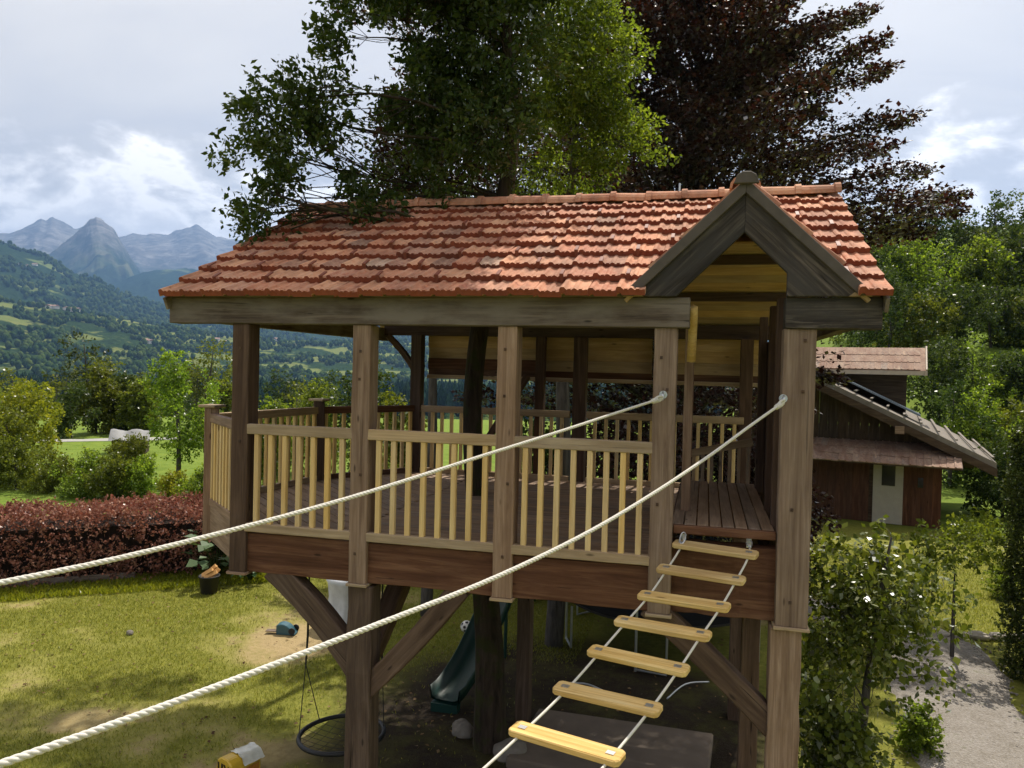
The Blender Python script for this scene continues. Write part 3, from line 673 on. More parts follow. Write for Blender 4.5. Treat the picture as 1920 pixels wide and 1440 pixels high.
boards('floor_board', [(1.64, 0.26), (1.64, 4.55), (4.70, 4.55), (4.70, 0.26)], 0.0, 0.132, 0.008, 0.001, M['floor'])
# raised landing inside the door
boards('landing_board', [(4.745, 0.16), (4.745, 2.92), (5.56, 2.92), (5.56, 0.16)], math.pi/2, 0.094, 0.012, 0.335, M['floor'])
bar('landing_edge', (4.74, 0.10, 0.315), (5.57, 0.10, 0.315), 0.06, 0.07, M['beam'], TH)
bar('landing_side', (4.72, 0.2, 0.17), (4.72, 2.9, 0.17), 0.03, 0.30, M['beam'], TH)
bar('landing_back', (4.74, 2.94, 0.17), (5.56, 2.94, 0.17), 0.03, 0.30, M['beam'], TH)

# railings
bal_me = {}
def baluster(p, z0, z1, ang, mat, w=0.048):
    key = (round(z1-z0, 2), mat.name, w)
    if key not in bal_me:
        hh = (z1-z0)/2; me = MB().box((-hh, -w/2, -w/2), (hh, w/2, w/2)).mesh('baluster', bevel=0.004); me.materials.append(mat); bal_me[key] = me
    a = ang+random.gauss(0, 0.03); c, s_ = math.cos(a), math.sin(a)
    mw = Matrix(((0, -s_, c, p[0]), (0, c, s_, p[1]), (1, 0, 0, (z0+z1)/2), (0, 0, 0, 1)))
    put('baluster', bal_me[key], None, TH, mw)
def railing(a, b, n, z0=0.0, top=1.05, m_top='rail', m_bal='pine', th=0.10, dp=0.07, tip0=0.0, tip1=0.0, low=0.085):
    a = np.array(a); b = np.array(b); ang = math.atan2(b[1]-a[1], b[0]-a[0])
    bar('top_rail', (*a, top-th/2+tip0), (*b, top-th/2+tip1), dp, th, M[m_top], TH, wob=0.001)
    bar('bottom_rail', (*a, z0+low/2), (*b, z0+low/2), dp, low, M[m_top], TH, wob=0.001)
    for i in range(n):
        f = (i+0.75)/(n+0.5); p = a+(b-a)*f
        baluster(p, z0+low-0.01, top-th+0.01+tip0+(tip1-tip0)*f, ang, M[m_bal])
railing((0.66, 0.035), (1.79, 0.035), 7)
railing((1.94, 0.035), (3.19, 0.035), 8)
railing((3.34, 0.035), (4.56, 0.035), 8)
railing((0.54, 0.17), PB, 10, m_top='post')
railing(PB, PC, 14); railing(PC, PD, 11, m_top='beam'); railing(PD, (3.05, 4.55), 15); railing((3.3, 4.55), (5.5, 4.55), 13)
# sloping rail at the far end of the landing
bar('top_rail', (4.78, 3.02, 0.66), (5.54, 3.02, 0.84), 0.05, 0.09, M['rail'], TH)
for i in range(7):
    x = 4.86+i*0.105; baluster((x, 3.02), 0.33, 0.62+0.024*(i+1)+0.02, 0.0, M['rail'], 0.04)
# fascia below the left corner and capped corner posts
for (a, b) in ((PA, PB), (PB, PC), (PC, PD)):
    bar('fascia_board', (*a, -0.19), (*b, -0.19), 0.04, 0.40, M['post'], TH)
for (p, top, mt) in ((PB, 1.12, 'post'), (PC, 1.13, 'brace')):
    bar('corner_post', (*p, -0.40), (*p, top), 0.15, 0.15, M[mt], TH, up=(1, 0.6, 0))
    bar('post_cap', (p[0]-0.11, p[1], top+0.016), (p[0]+0.11, p[1], top+0.016), 0.22, 0.03, M['rail'], TH, bevel=0.005)
# tall inner and back posts
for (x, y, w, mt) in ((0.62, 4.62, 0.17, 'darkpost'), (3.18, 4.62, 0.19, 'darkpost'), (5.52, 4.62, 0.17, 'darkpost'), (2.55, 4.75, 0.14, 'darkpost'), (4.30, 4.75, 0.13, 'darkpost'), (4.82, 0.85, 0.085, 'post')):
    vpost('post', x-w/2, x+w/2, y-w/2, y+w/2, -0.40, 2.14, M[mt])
brace((0.66, 4.62, 1.45), (0.12, 4.62, 2.12), 0.10, 0.09, M['darkpost'], 0.04)
brace((2.4, 4.55, 1.55), (1.55, 4.35, 0.1), 0.08, 0.10, M['darkpost'], 0.0)
# arched knee at the door
b = MB(); b.tube([(4.84, 0.6, 1.75), (4.845, 0.55, 1.95), (4.85, 0.42, 2.1), (4.85, 0.25, 2.2)], 0.045, 6); put('knee', b.mesh('knee', True), M['pine'], TH, Matrix())
# right side wall of upright planks
for i in range(15):
    y = 0.30+i*0.19; x = 5.66+0.008*(i % 2)
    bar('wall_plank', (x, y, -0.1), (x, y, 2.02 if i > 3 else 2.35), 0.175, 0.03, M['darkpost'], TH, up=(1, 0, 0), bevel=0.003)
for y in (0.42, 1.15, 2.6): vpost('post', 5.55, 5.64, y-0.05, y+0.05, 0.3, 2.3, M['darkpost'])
# back wall: plate and weather boards, some gaps where light comes in
bar('wall_plate', (0.0, 4.80, 2.235), (5.9, 4.80, 2.235), 0.16, 0.19, M['darkpost'], TH)
zz = [(2.145, 0.185, 'lining'), (1.965, 0.18, 'lining'), (1.79, 0.165, 'lining'), (1.63, 0.12, 'beam')]
for j, (z1, hh, mt) in enumerate(zz):
    for (xa, xb) in ((0.70, 2.45), (2.47, 4.2), (4.22, 5.75)):
        mm = mt
        if xa < 2.46 and j == 2: mm = 'beam'
        bar('wall_board', (xa, 4.87+0.024*(j % 2), z1-hh/2), (xb, 4.87+0.024*(j % 2), z1-hh/2), 0.02, hh, M[mm], TH, bevel=0.003)
bar('wall_batten', (0.70, 4.84, 1.50), (5.75, 4.84, 1.50), 0.04, 0.06, M['rail'], TH)

# ---- eave beam and gable
bar('eave_beam', (-0.20, 0.065, 2.145), (4.83, 0.065, 2.145), 0.19, 0.25, M['eave'], TH, wob=0.002)
bar('eave_beam', (5.58, 0.065, 2.145), (6.30, 0.065, 2.145), 0.19, 0.25, M['barge'], TH, wob=0.002)
bar('eave_batten', (-0.17, 0.0, 2.292), (4.45, 0.0, 2.292), 0.06, 0.045, M['eave'], TH)
bar('eave_batten', (6.0, 0.0, 2.292), (6.28, 0.0, 2.292), 0.06, 0.045, M['eave'], TH)
bar('side_plate', (-0.05, 0.15, 2.15), (-0.05, 4.9, 2.15), 0.12, 0.2, M['eave'], TH)
bar('side_plate', (6.15, 0.15, 2.15), (6.15, 4.9, 2.15), 0.12, 0.2, M['eave'], TH)
RX0, RX1, EY, EZ, RY, RZ = -0.20, 6.33, -0.13, 2.27, 2.47, 3.60
SLN = math.hypot(RY-EY, RZ-EZ); TH_A = math.atan2(RZ-EZ, RY-EY)
roof_e = empty('roof', (0, 0, 0)); roof_e.parent = TH; roof_e.matrix_basis = world_of(TH).inverted()
def roofz(y): return EZ+(y-EY)/(RY-EY)*(RZ-EZ)
DX, DZ = 5.245, 3.20                                  # ridge of the gabled entrance
DSL = 0.955
def dormz(x): return DZ-DSL*abs(x-DX)
# lining boards under both slopes (the opening of the entrance left free)
def slope_boards(y0, y1, x0, x1, front=True, dz=-0.05, mat='lining', w=0.17):
    f = lambda y: roofz(y) if front else roofz(2*RY-y)
    k = max(1, round(abs(y1-y0)/math.cos(TH_A)/w))
    for i in range(k):
        ya = y0+(y1-y0)*(i+0.5)/k; z = f(ya)+dz
        upv = (0, -math.sin(TH_A), math.cos(TH_A)) if front else (0, math.sin(TH_A), math.cos(TH_A))
        bar('lining_board', (x0, ya, z), (x1, ya, z), abs(y1-y0)/math.cos(TH_A)/k-0.004, 0.022, M[mat], roof_e, up=upv, bevel=0.002)
slope_boards(0.02, 1.25, RX0+0.03, 4.72, dz=-0.03); slope_boards(0.02, 1.25, 5.74, RX1-0.03, dz=-0.03); slope_boards(1.25, RY, RX0+0.03, RX1-0.03)
slope_boards(RY, 2*RY-EY, RX0+0.03, RX1-0.03, False)
for y, z in ((3.3, None), (4.05, None)):
    bar('purlin', (RX0+0.1, y, roofz(2*RY-y)-0.12), (RX1-0.1, y, roofz(2*RY-y)-0.12), 0.09, 0.11, M['darkpost'], roof_e)
# back slope: plain sheet of tiles (never faces the camera)
b = MB(); b.add([(RX0, RY, RZ+0.01), (RX1, RY, RZ+0.01), (RX1, 2*RY-EY+0.1, EZ-0.04), (RX0, 2*RY-EY+0.1, EZ-0.04), (RX0, RY, RZ+0.04), (RX1, RY, RZ+0.04), (RX1, 2*RY-EY+0.1, EZ-0.01), (RX0, 2*RY-EY+0.1, EZ-0.01)],
                [(0, 1, 2, 3), (4, 7, 6, 5), (0, 4, 5, 1), (1, 5, 6, 2), (2, 6, 7, 3), (3, 7, 4, 0)]); put('back_slope', b.mesh('back_slope'), M['tile'], roof_e, Matrix())

# clay tile: interlocking profile, local X across, local Y up the slope, Z out of the slope
TW, TL = 0.232, 0.405
def tile_mesh(seed):
    r = random.Random(seed)
    prof = [(-0.006, 0.004), (0.0, 0.026), (0.012, 0.034), (0.036, 0.034), (0.048, 0.020), (0.06, 0.010), (0.098, 0.008), (0.108, 0.018), (0.122, 0.024), (0.138, 0.018), (0.148, 0.008), (0.205, 0.008), (0.222, 0.012), (TW+0.004, 0.012)]
    b = MB(); n = len(prof); vs = []; rows = [(-0.002, 1.0), (0.05, 1.0), (TL*0.5, 0.85), (TL, 0.75)]
    for (y, sc) in rows:
        for (x, z) in prof: vs.append((x, y+r.gauss(0, 0.0015), z*sc+r.gauss(0, 0.0008)))
    k = len(rows); o = len(vs)
    for (x, z) in prof: vs.append((x, 0.004, -0.040+(0.016 if z > 0.03 else 0.0)))       # lower lip
    fs = [(i*n+j, i*n+j+1, (i+1)*n+j+1, (i+1)*n+j) for i in range(k-1) for j in range(n-1)]
    fs += [(o+j, o+j+1, j+1, j) for j in range(n-1)]
    # side and under faces
    vs += [(prof[0][0], TL, -0.012), (prof[-1][0], TL, -0.012)]; q = len(vs)-2
    fs += [(o, 0, n, 2*n, 3*n, q), (o+n-1, q+1, 4*n-1, 3*n-1, 2*n-1, n-1), tuple([q, q+1] + [o+j for j in range(n-1, -1, -1)])]
    # two nibs on the lower edge
    for cx in (0.08, 0.176):
        b.box((cx-0.014, -0.008, 0.006), (cx+0.014, 0.03, 0.0195))
    b.add(vs, fs)
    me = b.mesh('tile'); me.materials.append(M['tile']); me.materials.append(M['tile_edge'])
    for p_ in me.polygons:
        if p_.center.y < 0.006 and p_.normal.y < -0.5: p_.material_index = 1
    return me
tmeshes = [tile_mesh(i) for i in range(4)]
def slope_frame(o, xdir, updir):
    x = Vector(xdir).normalized(); y = Vector(updir).normalized(); z = x.cross(y)
    return Matrix(((x.x, y.x, z.x, o[0]), (x.y, y.y, z.y, o[1]), (x.z, y.z, z.z, o[2]), (0, 0, 0, 1)))
NCO, EXPO = 9, (SLN-0.06)/8.55
upd = (0, math.cos(TH_A), math.sin(TH_A))
ncol = int(round((RX1-RX0)/TW)); tw = (RX1-RX0)/ncol
for c in range(NCO):
    for k in range(ncol):
        x = RX0+k*tw+(0.0 if c % 2 == 0 else tw*0.0); dist = c*EXPO-0.03
        y = EY+dist*math.cos(TH_A); z = EZ+dist*math.sin(TH_A)
        xc, ymid = x+tw/2, y+0.2*math.cos(TH_A)
        if y < 1.6 and dormz(xc) > z+0.22 and abs(xc-DX) < 0.9: continue
        if dist+TL > SLN+0.15: pass
        tilt = 0.115
        o = Vector((x+random.gauss(0, 0.003), y, z)) + Vector((0, -math.sin(TH_A), math.cos(TH_A)))*(0.056+random.gauss(0, 0.005))
        mw = slope_frame(o, (1, random.gauss(0, 0.006), random.gauss(0, 0.008)), upd) @ Matrix.Rotation(-tilt+random.gauss(0, 0.006), 4, 'X')
        put('tile', random.choice(tmeshes), None, roof_e, mw)
# snow hooks, staggered from course to course
hk = MB(); hk.prism([(-0.018, 0.055), (0.018, 0.055), (0.014, -0.02), (0.008, -0.045), (-0.008, -0.045), (-0.014, -0.02)], -0.022, -0.010); hk.box((-0.016, -0.0105, 0.044), (0.016, 0.10, 0.056))
hkm = hk.mesh('roof_hook'); hkm.materials.append(M['hook'])
for c in range(1, 8):
    k = (c*1.3) % 2.5
    while k < ncol-1.4:
        x = RX0+(k+0.5)*tw; dist = c*EXPO-0.03; y = EY+dist*math.cos(TH_A); z = EZ+dist*math.sin(TH_A)
        if not (y < 1.6 and dormz(x) > z+0.1):
            o = Vector((x, y, z)) + Vector((0, -math.sin(TH_A), math.cos(TH_A)))*0.045
            put('roof_hook', hkm, None, roof_e, slope_frame(o, (1, 0, 0), upd))
        k += 2.5
# ridge tiles with collars
rp = [(0.125*math.cos(a), 0.105*math.sin(a)) for a in np.linspace(math.pi*1.02, -0.02*math.pi, 9)]
def ridge_tile_mesh():
    b = MB(); vs = []; secs = [(0.0, 1.0), (0.36, 0.95), (0.37, 1.16), (0.43, 1.18)]
    for (x, sc) in secs:
        for (y, z) in rp: vs.append((x, y*sc, z*sc))
        for (y, z) in rp[::-1]: vs.append((x, y*sc*0.84, z*sc*0.84-0.004))
    n = 18; fs = [(i*n+j, i*n+(j+1) % n, (i+1)*n+(j+1) % n, (i+1)*n+j) for i in range(3) for j in range(n)]
    fs += [tuple(range(n))[::-1], tuple(3*n+j for j in range(n))]
    me = b.add(vs, fs).mesh('ridge_tile'); me.materials.append(M['tile']); return me
rtm = ridge_tile_mesh(); k = 16; st = (RX1-RX0-0.04)/k
for i in range(k):
    put('ridge_tile', rtm, None, roof_e, Matrix.Translation((RX0+0.02+i*st, RY, RZ+0.035+random.gauss(0, 0.004))) @ Matrix.Rotation(random.gauss(0, 0.01), 4, 'Y'))
b = MB(); b.tube([(4.62, RY, RZ+0.13), (4.62, RY, RZ+0.22)], 0.012, 6); put('ridge_pin', b.mesh('ridge_pin'), M['steel'], roof_e, Matrix())
# verge boards at both roof ends
for x in (RX0+0.015, RX1-0.015):
    bar('verge_board', (x, EY+0.03, EZ-0.07), (x, RY, RZ-0.07), 0.03, 0.12, M['eave'], roof_e, bevel=0.003)

# ---- gabled entrance
def gable_board(side, y0, y1, out_top, out_low, in_top, cut, name, mat):
    """one sloping board of the gable as a mesh; side -1 left, +1 right"""
    xs = lambda v: DX+side*v
    poly = [(xs(0), out_top), (xs(out_low[0]), out_low[1])] + [(xs(a), z) for a, z in cut] + [(xs(0), in_top)]
    b = MB(); xm = sum(p[0] for p in poly)/len(poly); zm = sum(p[1] for p in poly)/len(poly)
    # local X along the board for the grain
    ang = -side*math.atan(DSL); ca, sa = math.cos(ang), math.sin(ang)
    loc = [((px_-xm)*ca+(pz_-zm)*sa, -(px_-xm)*sa+(pz_-zm)*ca) for px_, pz_ in poly]
    b.prism(loc, y0, y1, 'Y')
    mw = Matrix(((ca, 0, -sa, xm), (0, 1, 0, 0), (sa, 0, ca, zm), (0, 0, 0, 1)))
    return put(name, b.mesh(name, bevel=0.005), mat, TH, mw)
gable_board(-1, -0.085, -0.032, 3.14, (0.915, 2.272), 2.79, [(0.53, 2.272), (0.415, 2.385)], 'bargeboard', M['barge'])
gable_board(1, -0.085, -0.032, 3.14, (0.915, 2.272), 2.79, [(0.335, 2.272), (0.335, 2.46)], 'bargeboard', M['barge'])
gable_board(-1, -0.125, -0.088, 3.215, (0.985, 2.275), 3.10, [(0.87, 2.275)], 'verge_strip', M['flash'])
gable_board(1, -0.125, -0.088, 3.215, (0.985, 2.275), 3.10, [(0.87, 2.275)], 'verge_strip', M['flash'])
for side in (-1, 1):
    u = Vector((side, 0, -DSL)).normalized(); nn_ = Vector((side*DSL, 0, 1)).normalized()
    # slope decking and lining
    for j in range(7):
        a = 0.02+j*0.185; L0, L1 = a, a+0.18
        pc = Vector((DX, 0, DZ-0.06))+u*((L0+L1)/2)
        ylen = min(1.62, (pc.z+0.05-EZ)/(RZ-EZ)*(RY-EY)+EY+0.12)
        if ylen < 0.1: ylen = 0.1
        bar('lining_board', (pc.x, -0.085, pc.z), (pc.x, ylen, pc.z), 0.178, 0.03, M['lining'], roof_e, up=tuple(nn_), bevel=0.002)
    # tiles of the entrance roof
    for c in range(4):
        for k in range(8):
            y = -0.055+k*0.232
            start = Vector((DX, y, DZ))+u*(1.36-c*0.345)
            if start.z < roofz(y+0.1)+0.02: continue
            xd = (0, 1, 0) if side > 0 else (0, -1, 0)
            o = start+nn_*0.03+(Vector((0, 0, 0)) if side > 0 else Vector((0, 0.232, 0)))
            mw = slope_frame(o, xd, -u) @ Matrix.Rotation(-0.05, 4, 'X')
            put('tile', random.choice(tmeshes), None, roof_e, mw)
for i in range(4):
    put('ridge_tile', rtm, None, roof_e, Matrix.Translation((DX, 0.06+i*0.42, DZ-0.01)) @ Matrix.Rotation(math.pi/2, 4, 'Z'))
b = MB(); b.prism([(DX-0.10, 3.165), (DX-0.075, 3.235), (DX-0.03, 3.262), (DX+0.03, 3.262), (DX+0.075, 3.235), (DX+0.10, 3.165)], -0.165, -0.128); put('ridge_end', b.mesh('ridge_end', bevel=0.006), M['flash'], TH, Matrix())
for side in (-1, 1):   # pale wedge under the strip ends
    xo = DX+side*0.985
    b = MB(); b.prism([(xo-side*0.02, 2.272), (xo-side*0.02-side*0.17, 2.272), (xo-side*0.14, 2.31)], -0.10, -0.06); put('tile_wedge', b.mesh('wedge'), M['rail'], TH, Matrix())
# ================================================================== ROPE BRIDGE
TR = [(5.083, -0.046, 0.197), (4.974, -0.346, 0.056), (4.855, -0.672, -0.073), (4.721, -1.041, -0.173), (4.584, -1.418, -0.28), (4.433, -1.832, -0.385), (4.263, -2.301, -0.465),
      (4.085, -2.79, -0.53), (3.91, -3.28, -0.57), (3.73, -3.77, -0.59), (3.55, -4.26, -0.58), (3.37, -4.75, -0.55)]
BR = empty('rope_bridge', TR[5]); tag(BR, 'rope bridge of pale wooden treads sagging away from the treehouse door', 'bridge')
TRW, TRD, TRH = 0.69, 0.142, 0.040
tdir = math.radians(-14)
rs_l, rs_r = [], []
for i, p in enumerate(TR):
    p = np.array(p); a = tdir+random.gauss(0, 0.025); ux = np.array([math.cos(a), math.sin(a), random.gauss(0, 0.012)])
    q = p-ux*TRW/2; w = p+ux*TRW/2
    slope = np.array(TR[min(i+1, len(TR)-1)])-np.array(TR[max(i-1, 0)]); upv = np.cross(ux, slope/np.linalg.norm(slope)); upv = upv if upv[2] > 0 else -upv
    upv = upv*0.25+np.array([0, 0, 0.75])
    b = MB(); hw, hd, hh = TRW/2, TRD/2, TRH/2; ch = 0.022
    pf = [(-hw, -hd+ch), (-hw+ch, -hd), (hw-ch, -hd), (hw, -hd+ch), (hw, hd-ch), (hw-ch, hd), (-hw+ch, hd), (-hw, hd-ch)]
    b.prism(pf, -hh, hh, 'Z'); mw, _ = frame(q, w, upv)
    t = put('tread', b.mesh('tread', bevel=0.007), M['tread'], BR, mw)
    for sx in (-1, 1):
        c = MB(); c.box((sx*0.275-0.024, -0.022, hh+0.0005), (sx*0.275+0.024, 0.014, hh+0.005))
        put('clip', c.mesh('clip'), M['steel'], t, mw)
    nz = np.array([0, 0, 1.0])
    rs_l.append(p-ux*0.275-nz*0.012); rs_r.append(p+ux*0.275-nz*0.012)
def smooth_path(pts, per=6):
    P = np.array(pts); out_ = []
    for i in range(len(P)-1):
        p0 = P[max(i-1, 0)]; p1 = P[i]; p2 = P[i+1]; p3 = P[min(i+2, len(P)-1)]
        for k in range(per):
            t = k/per
            out_.append(0.5*((2*p1)+(-p0+p2)*t+(2*p0-5*p1+4*p2-p3)*t*t+(-p0+3*p1-3*p2+p3)*t**3))
    out_.append(P[-1]); return out_
for pts, ax in ((rs_l, 4.83), (rs_r, 5.36)):
    start = np.array([ax, 0.10, 0.26 if ax < 5 else 0.235])
    pts = [start]+pts
    b = MB(); b.tube(smooth_path(pts), 0.0085, 7); put('side_rope', b.mesh('side_rope', True), M['rope'], BR, Matrix())
    # bracket strap on the beam
    c = MB(); d = np.array(pts[1])-start; d /= np.linalg.norm(d)
    s0 = np.array([ax, 0.085, 0.275 if ax < 5 else 0.25]); ring = []
    for k in range(13):
        aa = 2*math.pi*k/12; ring.append(s0+d*(0.06+0.06*math.cos(aa))+np.array([1, 0, 0])*0.022*math.sin(aa)+np.array([0, -0.012, 0.02]))
    c.tube(ring, 0.006, 6, cap=False); c.box(tuple(s0+(-0.02, 0.014, -0.05)), tuple(s0+(0.02, 0.03, 0.04)))
    put('strap', c.mesh('strap'), M['steel'], BR, Matrix())

# ---- hand ropes: three-strand laid rope
def laid_rope(pts, R=0.0112, lay=0.07):
    P = np.array(smooth_path(pts, 40)); seg = np.r_[0, np.cumsum(np.linalg.norm(np.diff(P, axis=0), axis=1))]
    n = int(seg[-1]/(lay/12)); t = np.linspace(0, seg[-1], n); C = np.stack([np.interp(t, seg, P[:, i]) for i in range(3)], -1)
    T = np.gradient(C, axis=0); T /= np.linalg.norm(T, axis=1)[:, None]
    A = np.cross(T, (0, 0, 1)); A /= np.linalg.norm(A, axis=1)[:, None]; B = np.cross(T, A)
    b = MB()
    for s_ in range(3):
        ph = 2*math.pi*(t/lay)+s_*2*math.pi/3
        Q = C+(A*np.cos(ph)[:, None]+B*np.sin(ph)[:, None])*R*0.42
        b.tube(list(Q), R*0.62, 8)
    return b.mesh('rope', True, fix=False)
HLP = [(4.618, -0.10, 1.425), (4.33, -0.68, 1.328), (4.037, -1.296, 1.226), (3.703, -2.012, 1.117), (3.237, -3.012, 0.965), (2.836, -3.871, 0.872), (2.597, -4.384, 0.845), (2.35, -4.95, 0.84)]
HRP = [(5.575, -0.10, 1.425), (5.30, -0.64, 1.262), (5.011, -1.25, 1.089), (4.70, -1.92, 0.925), (4.393, -2.575, 0.79), (4.078, -3.25, 0.70), (3.775, -3.901, 0.655), (3.514, -4.461, 0.622), (3.27, -4.983, 0.605), (3.0, -5.56, 0.60)]
for pts, xa, lab in ((HLP, 4.63, 'upper white hand rope running from the fourth post to the left edge'), (HRP, 5.585, 'lower thick twisted hand rope tied to the right corner post')):
    R = empty('hand_rope', pts[0]); tag(R, lab, 'rope', 'hand ropes of the rope bridge')
    put('cord', laid_rope(pts), M['rope'], R, Matrix())
    p0 = np.array(pts[0]); d = np.array(pts[1])-p0; d /= np.linalg.norm(d)
    c = MB(); c.tube([(xa, 0.01, 1.455), (xa, -0.05, 1.452)], 0.009, 8)
    ring = [np.array([xa, -0.05, 1.445])+np.array([0, 1, 0])*0.032*math.cos(a)+np.array([0, 0, 1])*0.032*math.sin(a) for a in np.linspace(0, 2*math.pi, 13)]
    c.tube(ring, 0.009, 6, cap=False); c.tube([(xa, -0.006, 1.455), (xa, 0.0, 1.455)], 0.034, 12)
    put('eye_bolt', c.mesh('eye_bolt'), M['steel'], R, Matrix())
    # thimble: rope wound back on itself
    b = MB(); hp = [p0+d*0.10+np.array([0, 0, 0.012]), p0+d*0.05+np.array([0, 0, 0.022]), p0-d*0.01+np.array([0, 0, 0.016]), p0-d*0.02, p0+d*0.02-np.array([0, 0, 0.014]), p0+d*0.10-np.array([0, 0, 0.013])]
    b.tube(smooth_path(hp, 4), 0.011, 7); put('eye_splice', b.mesh('eye_splice', True), M['rope'], R, Matrix())
    b = MB()
    for k in range(5): 
        cpt = p0+d*(0.075+k*0.013); b.tube([cpt-d*0.006, cpt+d*0.006], 0.022, 10)
    put('whipping', b.mesh('whipping', True), M['rope'], R, Matrix())

# ================================================================== CHALET behind
CH = empty('chalet', (10.95, 21.1, GZ), math.radians(-13)); tag(CH, 'old brown boarded chalet with stepped roofs and a pale door', 'house')
CW = world_of(CH)
def cbox(name, a, b, mat, par=None, bevel=0.0):
    c = [(a[i]+b[i])/2 for i in range(3)]; h = [abs(b[i]-a[i])/2 for i in range(3)]
    vert = h[2] >= h[0] and h[2] >= h[1]
    if vert: me = MB().box((-h[2], -h[1], -h[0]), (h[2], h[1], h[0])).mesh(name, bevel=bevel); rot = Matrix(((0, 0, -1, 0), (0, 1, 0, 0), (1, 0, 0, 0), (0, 0, 0, 1)))
    else: me = MB().box((-h[0], -h[1], -h[2]), (h[0], h[1], h[2])).mesh(name, bevel=bevel); rot = Matrix()
    return put(name, me, mat, par or CH, CW @ Matrix.Translation(c) @ rot)
cbox('wall', (-5.2, 0.05, 0), (1.55, 5, 2.3), M['chaletd'])
x = -5.2
while x < 1.5:
    w = 0.22+0.1*random.random()
    if not (-0.5 < x+w/2 < 0.5): cbox('plank', (x+0.006, 0.0+0.012*random.random(), 0.02), (min(x+w, 1.58), 0.04, 2.15), M['chalet'])
    x += w
d = cbox('door', (-0.46, -0.02, 0.02), (0.44, 0.05, 2.08), M['door']); cbox('pane', (-0.20, -0.035, 1.28), (0.20, -0.022, 1.95), M['glass'], d)
cbox('window', (0.86, -0.02, 1.3), (1.02, 0.03, 1.62), M['glass'])
# gable wall above, boards follow the roof line
def rz(x): return 4.36-0.486*(x+1.55)
x = -5.2
while x < 2.2:
    w = 0.27+0.1*random.random(); top = min(rz(x+w/2)-0.22, 5.6 if x > -4.6 else 5.6-(-4.6-x)*0.5)
    if top > 2.2: cbox('plank', (x+0.006, 0.55+0.012*random.random(), 2.0), (x+w, 0.6, top), M['chaletd'])
    x += w
cbox('wall', (-5.2, 0.62, 2.0), (1.7, 6, 2.9), M['chaletd'])
bm_ = MB(); bm_.prism([(-1.75, 4.60), (3.0, 2.30), (3.0, 2.10), (-1.75, 4.40), (-4.6, 5.78), (-4.6, 5.98)][:4], -0.35, 8.0); put('main_roof', bm_.mesh('main_roof'), M['shingle'], CH, CW)
bm_ = MB(); bm_.prism([(-4.6, 5.98), (-1.752, 4.601), (-1.752, 4.401), (-4.6, 5.78)], -0.35, 8.0); put('main_roof', bm_.mesh('main_roof'), M['shingle'], CH, CW)
bm_ = MB(); bm_.prism([(-4.6, 5.98), (-4.6, 5.78), (-8.6, 3.9), (-8.6, 4.1)], -0.35, 8.0); put('main_roof', bm_.mesh('main_roof'), M['shingle'], CH, CW)
bm_ = MB(); bm_.prism([(-4.6, 5.80), (3.02, 2.12), (3.02, 1.86), (-4.6, 5.54)], -0.42, -0.352); put('bargeboard', bm_.mesh('bargeboard'), M['chaletd'], CH, CW)
for k in range(14):    # shingle courses on the right slope
    xa = 2.9-k*0.5; z = rz(xa)+0.27
    cbox('shingle_course', (xa-0.03, -0.3, z-0.03), (xa+0.04, 7.9, z+0.012), M['shingle'])
# lean-to roof of pale tiles
le = MB(); le.prism([(-1.05, 2.06), (-1.05, 2.10), (0.62, 2.72), (0.62, 2.66)], -3.6, 2.06, 'X'); leo = put('lean_to_roof', le.mesh('lean_to'), M['chaletd'], CH, CW)
ctm = MB(); ctm.box((0, 0, 0), (0.205, 0.62, 0.03)); ctm.box((0.0, -0.004, 0.012), (0.05, 0.62, 0.05)); cme = ctm.mesh('tile'); cme.materials.append(M['chalettile'])
la = math.atan2(0.62, 1.67)
for r_ in range(3):
    for k in range(27):
        o = (-3.58+k*0.2085, -1.08+r_*0.55*math.cos(la), 2.10+r_*0.55*math.sin(la)+random.gauss(0, 0.006))
        put('tile', cme, None, leo, CW @ slope_frame(o, (1, 0, 0), (0, math.cos(la), math.sin(la))) @ Matrix.Rotation(-0.03, 4, 'X'))
# upper roof turret with pale fascias
cbox('upper_wall', (-2.2, 2.4, 3.2), (0.45, 4.6, 5.2), M['chaletd'])
ur = MB(); ur.prism([(1.9, 5.02), (1.9, 5.14), (3.6, 6.0), (3.6, 5.88)], -3.2, 1.02, 'X'); uro = put('upper_roof', ur.mesh('upper_roof'), M['chalettile'], CH, CW)
for r_ in range(3):
    for k in range(19): put('tile', cme, None, uro, CW @ slope_frame((-3.1+k*0.2085, 1.9+r_*0.53, 5.15+r_*0.27), (1, 0, 0), (0, 0.89, 0.455)) @ Matrix.Rotation(-0.03, 4, 'X'))
cbox('fascia', (-3.2, 1.84, 4.98), (1.06, 1.90, 5.13), M['palefascia']); cbox('fascia', (1.0, 1.82, 4.98), (1.08, 3.6, 5.15), M['palefascia'])
bar('fascia', tuple(CW @ Vector((1.05, 1.85, 5.12))), tuple(CW @ Vector((1.05, 3.6, 6.0))), 0.05, 0.16, M['palefascia'], CH)
ms = MB(); ms.prism([(-1.4, 4.75), (0.9, 3.62), (0.9, 3.56), (-1.4, 4.69)], 1.2, 2.38); put('flashing', ms.mesh('flashing'), M['metalroof'], CH, CW)
cbox('purlin_end', (0.15, -0.5, 3.05), (0.42, 0.5, 3.3), M['post'])

